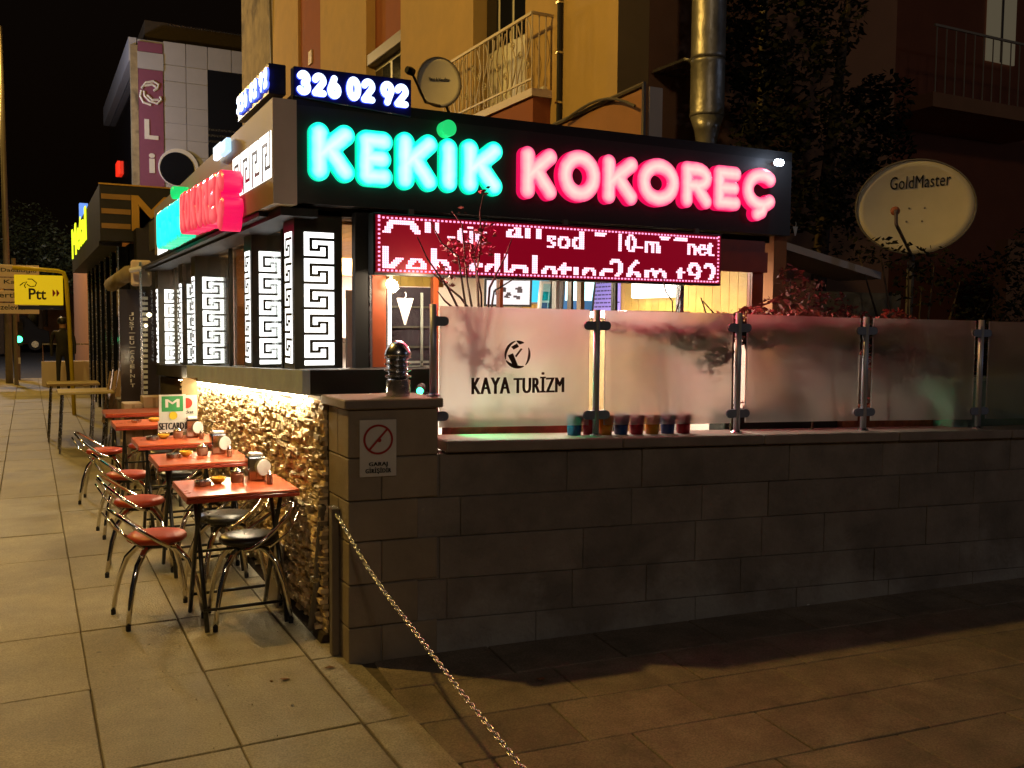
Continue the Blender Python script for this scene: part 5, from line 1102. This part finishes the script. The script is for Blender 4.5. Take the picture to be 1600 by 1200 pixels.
for k in range(7): y = 14.4 + k * 1.25; c = B('glass_column', M_darkglass, mb_, 1.16, 1.29, y, y + .5, 0, 2.7); B('trim', M_steel, c, 1.14, 1.158, y, y + .03, 0, 2.7)
for i, (ch_, y0, y1) in enumerate((('M', 22.6, 20.8), ('e', 20.3, 19.4), ('t', 19.3, 18.7), ('a', 18.6, 17.7), ('l', 17.5, 17.2))):
    tx = MB(); zb_ = 2.98 if ch_ == 'M' else 3.0; put_text(tx, ch_, (a.x - .003, y0, zb_), (0, -1, 0), (0, 0, 1), (-1, 0, 0), y0 - y1, (.62 if ch_ in 'M' else .42 if ch_ in 'ea' else .55), .02, .0); tx.build('neon_letter', E_yellow, mb_)
# lettered glass board
t = thing('lettered_board', 'tall dark shop board with white vertical letters past the cafe', 'sign', (1.1, 12, 0)); Y = 12.0
a, b = onY(186, 450, Y), onY(246, 450, Y); B('board', mat('plum_glass', (.045, .035, .040), .15), t, a.x, b.x, Y, Y + .05, 0, onY(200, 452, Y).z)
word = 'JUST·EU·CAYEINIT'; z = onY(205, 487, Y).z; stp = (z - onY(205, 606, Y).z) / len(word)
for ch_ in word:
    if ch_ != '·':
        tx = MB(); xx = onY(202, 500, Y).x; put_text(tx, ch_, (xx, Y - .001, z - stp * .85), (1, 0, 0), (0, 0, 1), (0, -1, 0), .05 if ch_ != 'I' else .014, stp * .72, .003, .01); tx.build('letter', M_white, t)
    else: B('dash', M_white, t, onY(201, 500, Y).x, onY(211, 500, Y).x, Y - .003, Y - .0005, z - stp * .5, z - stp * .4)
    z -= stp
for k in range(20): p = onY(226, 466 + k * 8.2, Y); B('tick', M_white, t, p.x - .035, p.x + .035, Y - .004, Y - .0005, p.z - .018, p.z + .018)
for x, y, s_ in ((233, 492, .03), (228, 509, .022)): p = onY(x, y, 11.9); l2 = thing('spot_lamp', 'small bright spot lamp reflected on the dark board, %s one' % ('upper' if s_ > .025 else 'lower'), 'lamp', p); MB().lathe(p, [(.002, -s_), (s_ * .8, -s_ * .5), (s_, 0), (s_ * .8, s_ * .5), (.002, s_)], 12).build('bulb', emat('spot_bulb', (1, .8, .5), 6), l2, smooth=True); MB().box(p.x - .01, p.x + .01, 11.92, 12.0, p.z, p.z + .01).build('stem', M_grey, l2)
# rolled awning and camera over it
t = thing('rolled_awning', 'rolled beige awning under the dark corner beyond the street sign', 'awning', (1.1, 11.8, 2.2)); p, q_ = onX(178, 450, .95), onX(240, 405, 1.15)
MB().tube([(.98, 13.4, 2.12), (1.05, 11.7, 2.20)], .09, 12).build('fabric_roll', M_oldwall, t, smooth=True); B('housing', M_beige, t, 1.06, 1.28, 11.58, 11.66, 2.05, 2.35, bevel=.02)
p = onY(212, 421, 11.5); t = thing('security_camera', 'small white security camera under the end of the teal letters', 'camera', p); MB().lathe(p, [(.022, -.07), (.028, -.06), (.028, .06), (.02, .07)], 12, (1, -.5, .25)).build('housing', M_white, t, smooth=True); MB().tube([p, p + Vector((.06, .05, .1))], .008, 6).build('bracket', M_white, t)
# neighbour's tables
t = thing('stacked_table', 'pale wooden table with steel legs outside the corner shop', 'table', (.62, 13, 0)); B('top', mat('pale_laminate', (.55, .42, .16), .4), t, .30, .94, 12.7, 13.4, .735, .765, bevel=.004)
for x, y in ((.36, 12.8), (.88, 12.8), (.36, 13.3), (.88, 13.3)): MB().tube([(x, y, .735), (x - .05, y - .05, 0)], .014, 6).build('leg', M_steel, t)
t = thing('stacked_table', 'second wooden table pushed behind the first outside the corner shop', 'table', (.6, 14.2, 0)); B('top', M_boards, t, .2, .86, 14.0, 14.7, .76, .79, bevel=.004)
for x, y in ((.26, 14.1), (.8, 14.1), (.26, 14.6), (.8, 14.6)): MB().tube([(x, y, .76), (x - .05, y - .05, 0)], .014, 6).build('leg', M_steel, t)
for k, lb in enumerate(('folded brown slatted chair leaning left of the black columns', 'folded brown slatted chair leaning against the black columns')):
    t = thing('folding_chair', lb, 'chair', (1.0 + k * .1, 12.9 + k * .3, 0), 'folded slatted chairs')
    for i in range(5): MB().hexa([Vector(q) + Vector((.8 + k * .1 + i * .055, 12.95 + k * .3, .0)) for q in ((0, 0, .35), (.04, 0, .35), (.04, .02, .35), (0, .02, .35), (.12, .1, 1.0), (.16, .1, 1.0), (.16, .12, 1.0), (.12, .12, 1.0))]).build('slat', M_boards, t)
    MB().tube([(.8 + k * .1, 12.9 + k * .3, 0), (.95 + k * .1, 13.05 + k * .3, 1.02)], .012, 6).build('leg', M_steel, t); MB().tube([(1.1 + k * .1, 12.9 + k * .3, 0), (1.2 + k * .1, 13.05 + k * .3, 1.02)], .012, 6).build('leg', M_steel, t)
t = thing('litter_bin', 'grey wheeled bin beside the pale wooden table', 'bin', (1.1, 12.4, 0)); MB().hexa([(1.0, 12.3, .05), (1.25, 12.3, .05), (1.25, 12.6, .05), (1.0, 12.6, .05), (.96, 12.27, .66), (1.27, 12.27, .66), (1.27, 12.63, .66), (.96, 12.63, .66)]).build('body', M_grey, t, bevel=.01); B('lid', M_grey, t, .95, 1.28, 12.26, 12.64, .665, .70, bevel=.008)
# tall pale building with purple banner
tb = thing('clinic_building', 'tall pale clad building with purple banner and round window across the corner', 'building', (4, 40, 0)); Y = 40.0
tl_, tr_ = onY(214, 58, Y), onY(378, 83, Y); x0 = tl_.x; zt = tl_.z
B('core', M_palewall, tb, x0 + .02, 22, Y + .05, Y + 14, 0, zt - .05)
# cladding panels
gx = [onY(x, 150, Y).x for x in (256, 291, 325, 362)] + [14.5]; gz = [zt] + [onY(300, y, Y).z for y in (106, 131, 170, 196, 221, 246, 290, 340)] + [0]
for i in range(len(gx) - 1):
    for j in range(len(gz) - 1):
        if i >= 2 and 1 <= j <= 6: continue
        B('panel', M_palewall, tb, gx[i] + .015, gx[i + 1] - .015, Y, Y + .045, gz[j + 1] + .015, gz[j] - .015)
B('dark_glazing', M_darkglass, tb, gx[2], 14.5, Y + .01, Y + .045, gz[7], gz[1])
for y in (203, 212, 221): p = onY(330, y, Y); B('louvre', M_steel, tb, gx[2], onY(372, y, Y).x, Y - .05, Y - .0, p.z - .04, p.z + .04)
B('white_band', M_palewall, tb, x0, gx[0], Y - .04, Y - .001, onY(214, 106, Y).z, onY(214, 80, Y).z)
ban = B('banner', M_purple, tb, x0 + .02, gx[0] - .03, Y - .03, Y - .001, 4, onY(214, 106, Y).z - .02); B('banner', M_purple, tb, x0 + .02, gx[0] - .03, Y - .03, Y - .001, onY(214, 80, Y).z + .02, onY(214, 64, Y).z)
for s_, x_, y_, w_, h_ in (('L', 226, 217, 21, 29), ('i', 233, 270, 9, 30)):
    p, q_ = onY(x_, y_, Y - .03), onY(x_ + w_, y_ - h_, Y - .03); tx = MB(); put_text(tx, s_, (p.x, Y - .031, p.z), (1, 0, 0), (0, 0, 1), (0, -1, 0), q_.x - p.x, q_.z - p.z, .03, .03); tx.build('letter', M_white, ban)
for P in ([(221, 138), (228, 129), (240, 127), (248, 132), (246, 138), (240, 142)], [(221, 141), (219, 150), (224, 160), (236, 164)], [(225, 142), (226, 150), (234, 158), (246, 162), (252, 156), (250, 151)], [(230, 148), (238, 156), (248, 156)], [(226, 134), (238, 132), (244, 136)]):
    MB().tube([onY(x, y, Y - .05) for x, y in P], .05, 6).build('emblem_stroke', M_white, ban)
p = onY(281, 263, Y); MB().lathe((p.x - .05, Y - .005, p.z), [(.78, 0), (.76, .12)], 36, (0, -1, 0)).build('round_frame', M_white, tb); MB().lathe((p.x - .12, Y - .13, p.z - .05), [(.66, 0), (.65, .02)], 36, (0, -1, 0)).build('round_window', M_darkglass, tb)
# roof storey and side face
B('roof_storey', M_cladbed, tb, x0 + .4, 20, Y + 1, Y + 10, zt - .05, zt + 1.0); MB().tube([(x0 + 1.2, Y + .3, zt + .75), (16, Y + .3, zt + .75)], .035, 6).build('roof_rail', M_steel, tb)
B('side_wall', M_oldwall, tb, x0 - .25, x0 + .01, Y - .02, Y + .35, 0, zt - .3)
MB().hexa([(x0 - .3, Y + .1, zt - .9), (x0 - .02, Y + .1, zt - .9), (x0 - .02, Y + 14, zt - .9), (x0 - .3, Y + 14, zt - .9), (x0 - .3, Y + .1, zt), (x0 - .02, Y + .1, zt), (x0 - .02, Y + 14, zt), (x0 - .3, Y + 14, zt)]).build('side_parapet', M_palewall, tb)
B('side_glazing', M_darkglass, tb, x0 - .02, x0 + .0, Y + .4, Y + 14, 3, zt - 1); p = onX(184, 262, x0 - .1); B('lit_sign', E_red, tb, x0 - .15, x0 - .03, p.y - .5, p.y + .6, p.z - .35, p.z + .25)
# lamp post, signs, traffic light, low wall, person, van, trees
street_lamp(-.47, 27.6, 9.1, -.9, 'slender street lamp post behind the direction signs at far left', 300, .2)
t = thing('direction_sign', 'stack of four pale direction boards on a post at far left', 'sign', (-.3, 26.8, 0)); Y = 26.8
MB().tube([(-.30, Y + .03, 0), (-.30, Y + .03, 3.2)], .05, 8).build('post', M_grey, t)
for k, (y0, y1, s_) in enumerate(((414, 433, '→ Dadaloğlu'), (434, 452, '→ Kayseri'), (454, 472, 'Mertlikler'), (473, 491, 'Güzelevler →'))):
    a, b = onY(-22, y1, Y), onY(61, y0, Y); bd = B('board', M_beige, t, a.x, b.x, Y - .03, Y, a.z + .02, b.z - .02, bevel=.008)
    tx = MB(); put_text(tx, s_, (a.x + .1, Y - .032, a.z + .12), (1, 0, 0), (0, 0, 1), (0, -1, 0), (b.x - a.x) * .86, .13, .004, .01); tx.build('lettering', M_signblack, bd)
t = thing('post_office_sign', 'yellow hanging sign with bird mark and red arrows on a bent yellow pole', 'sign', (.62, 18, 0)); Y = 18.0
MB().tube([(.68, Y, 0), (.63, Y, 1.6), (.60, Y, 2.35), (.56, Y, 2.47), (.46, Y, 2.50), (-.22, Y, 2.53)], .035, 10).build('pole', M_signyellow, t, smooth=True)
a, b = onY(23, 476, Y), onY(98, 431, Y); pb = B('board', E_ptt, t, a.x, b.x, Y - .03, Y + .03, a.z, b.z, bevel=.01)
tx = MB(); p, q_ = onY(45, 468, Y), onY(72, 451, Y); put_text(tx, 'Ptt', (p.x, Y - .031, p.z), (1, 0, 0), (0, 0, 1), (0, -1, 0), q_.x - p.x, q_.z - p.z, .004, .02); tx.build('lettering', M_signblack, pb)
for x_ in (82, 88): p = onY(x_, 458, Y); MB().hexa([Vector((p.x, Y, p.z)) + Vector(q) for q in ((0, -.036, -.06), (.01, -.036, -.06), (.01, -.031, -.06), (0, -.031, -.06), (0, -.036, .0), (.05, -.036, .0), (.05, -.031, 0), (0, -.031, 0))]).hexa([Vector((p.x, Y, p.z)) + Vector(q) for q in ((0, -.036, 0.), (.05, -.036, 0.), (.05, -.031, .0), (0, -.031, .0), (0, -.036, .06), (.01, -.036, .06), (.01, -.031, .06), (0, -.031, .06))]).build('red_arrow', M_signred, pb)
for P in ([(31, 446), (36, 442), (42, 440), (38, 446), (40, 450)], [(43, 436), (50, 436), (57, 442), (55, 447), (48, 448), (42, 444)]): MB().tube([onY(x, y, Y - .035) for x, y in P], .008, 5).build('bird_mark', M_signblack, pb)
B('strip', M_navy, t, a.x + .06, b.x, Y - .02, Y + .02, a.z - .08, a.z - .01)
t = thing('traffic_light', 'traffic light showing green at the distant crossing', 'traffic light', (-.28, 29, 0)); MB().tube([(-.28, 29, 0), (-.28, 29, 2.4)], .06, 8).build('pole', M_grey, t); B('housing', M_black, t, -.40, -.14, 28.9, 29.1, .95, 1.6); MB().lathe((-.24, 28.89, 1.12), [(.09, 0), (.08, .02)], 14, (0, -1, 0)).build('green_light', E_green, t)
B('white_band', M_white, t, -.345, -.215, 28.93, 29.07, .45, .62)
t = thing('low_wall', 'low pale planter wall across the street end', 'wall', (.9, 26, 0)); B('wall', M_room, t, onY(65, 580, 26).x, 1.9, 26, 26.3, -.1, .62); MB().tube([(.3, 26.1, .62), (.3, 26.1, 1.05), (1.9, 26.1, 1.05)], .02, 6).build('handrail', M_steel, t)
# walking person, far away
px_, py_ = .70, 24.0
t = thing('person', 'person in dark clothes walking away beyond the yellow sign pole', 'person', (px_, py_, 0))
def skin_fig():
    J = {'pel': (0, 0, .93), 'chest': (0, 0, 1.25), 'neck': (0, 0, 1.46), 'head': (0, -.01, 1.60), 'top': (0, -.01, 1.70), 'hl': (-.09, 0, .90), 'kl': (-.11, -.14, .50), 'al': (-.12, -.24, .08), 'tl': (-.12, -.36, .04), 'hr': (.09, 0, .90), 'kr': (.10, .10, .50), 'ar': (.11, .32, .12), 'tr': (.11, .24, .05), 'sl': (-.18, 0, 1.40), 'el': (-.24, .10, 1.13), 'wl': (-.24, .02, .90), 'fl': (-.24, -.02, .82), 'sr': (.18, 0, 1.40), 'er': (.24, -.08, 1.14), 'wr': (.24, -.20, .94), 'fr': (.24, -.25, .88)}
    Rr = {'pel': .14, 'chest': .15, 'neck': .06, 'head': .095, 'top': .07, 'hl': .09, 'kl': .06, 'al': .045, 'tl': .035, 'hr': .09, 'kr': .06, 'ar': .045, 'tr': .035, 'sl': .065, 'el': .045, 'wl': .032, 'fl': .03, 'sr': .065, 'er': .045, 'wr': .032, 'fr': .03}
    E = [('pel', 'chest'), ('chest', 'neck'), ('neck', 'head'), ('head', 'top'), ('pel', 'hl'), ('hl', 'kl'), ('kl', 'al'), ('al', 'tl'), ('pel', 'hr'), ('hr', 'kr'), ('kr', 'ar'), ('ar', 'tr'), ('chest', 'sl'), ('sl', 'el'), ('el', 'wl'), ('wl', 'fl'), ('chest', 'sr'), ('sr', 'er'), ('er', 'wr'), ('wr', 'fr')]
    ks = list(J); me = bpy.data.meshes.new('body'); me.from_pydata([J[k] for k in ks], [(ks.index(a), ks.index(b)) for a, b in E], []); o = bpy.data.objects.new('body', me); COL.objects.link(o)
    m1 = o.modifiers.new('s', 'SKIN'); m2 = o.modifiers.new('u', 'SUBSURF'); m2.levels = m2.render_levels = 1
    for i, k in enumerate(ks): me.skin_vertices[0].data[i].radius = (Rr[k], Rr[k] * .85)
    me.skin_vertices[0].data[0].use_root = True
    dg = bpy.context.evaluated_depsgraph_get(); nm = bpy.data.meshes.new_from_object(o.evaluated_get(dg)); bpy.data.objects.remove(o)
    nm.materials.clear(); nm.materials.append(M_cloth); nm.materials.append(M_skin)
    for p in nm.polygons: p.use_smooth = True; p.material_index = 1 if p.center.z > 1.47 else 0
    b = bpy.data.objects.new('body', nm); COL.objects.link(b); return b
b = skin_fig(); b.parent = t; MB().lathe((px_, py_ - .01, 1.57), [(.09, 0), (.108, .05), (.10, .11), (.05, .155), (.005, .16)], 14).build('hair', M_signblack, t, smooth=True)
# parked van, distant
vn = thing('parked_van', 'dark van parked at the distant crossing behind the lamp post', 'van', (-1.3, 58, 0))
def vanbody():
    prof = [(-2.2, .35), (-2.2, 1.5), (-2.0, 1.85), (1.1, 1.9), (1.7, 1.2), (2.2, 1.05), (2.25, .4)]; mb = MB(); n_ = len(prof); X0 = -1.2
    vs = [(X0 + a, 57.2, z) for a, z in prof] + [(X0 + a, 58.9, z) for a, z in prof]; mb.add(vs, [tuple(range(n_)), tuple(range(2 * n_ - 1, n_ - 1, -1))] + [(i, (i + 1) % n_, n_ + (i + 1) % n_, n_ + i) for i in range(n_)]); return mb
vanbody().build('body', M_cloth, vn, bevel=.04); B('side_window', M_darkglass, vn, -3.0, -.2, 57.18, 57.195, 1.15, 1.7)
for x in (-2.6, .3): w_ = MB().lathe((x, 57.15, .33), [(.33, 0), (.33, .2)], 18, (0, 1, 0)).build('wheel', M_rubber, vn); MB().lathe((x, 57.14, .33), [(.18, 0), (.18, .02)], 14, (0, 1, 0)).build('rim', M_steel, w_)
# trees at the street end
R = random.Random(31)
for (x, y, s_, lb, m) in ((-4.5, 38, 3.2, 'broad dark street tree at the far left edge', M_leaf), (-1.2, 52, 3.4, 'dark street tree behind the traffic light', M_leaf), (2.4, 48, 3.0, 'dark street tree behind the yellow hanging sign', M_leaf), (-1.6, 30.5, 1.5, 'small orange lit street tree behind the direction boards', M_dry), (0.6, 60, 3.4, 'farthest dark tree at the end of the street', M_leaf)):
    t = thing('street_tree', lb, 'tree', (x, y, 0), 'trees at the end of the street'); hz = s_ * 1.35
    MB().tube([(x, y, 0), (x + .05, y, hz * .5), (x, y + .1, hz)], [.16, .12, .06], 8).build('trunk', M_bark, t)
    mb = MB()
    for k in range(9): a = R.uniform(0, 6.28); rr_ = s_ * R.uniform(.1, .55); leaves(mb, (x + rr_ * math.cos(a), y + rr_ * math.sin(a), hz + R.uniform(-.3, .9) * s_ * .6), (s_ * .42, s_ * .42, s_ * .32), 260, .10, R)
    mb.build('crown', m, t, kind='stuff', fix=False)
# far background block closing the street
fb = thing('far_building', 'dim building closing the far end of the street', 'building', (3, 70, 0)); B('wall', M_brownwall, fb, -14, 4.5, 72, 80, 0, 4.2)
for k in range(5):
    B('window', M_darkglass, fb, -12 + k * 3, -10.8 + k * 3, 71.95, 71.99, 1.2, 2.8)
t = thing('street_cafe_block', 'dark recessed building between the corner shop and the clinic building', 'building', (2, 24, 0)); B('wall', M_brownwall, t, 1.5, 5, 24, 38, 0, 4.0); p = onX(108, 328, 1.3); B('blue_sign', E_winblue, t, 1.25, 1.45, 27.0, 27.3, 4.05, 4.7)
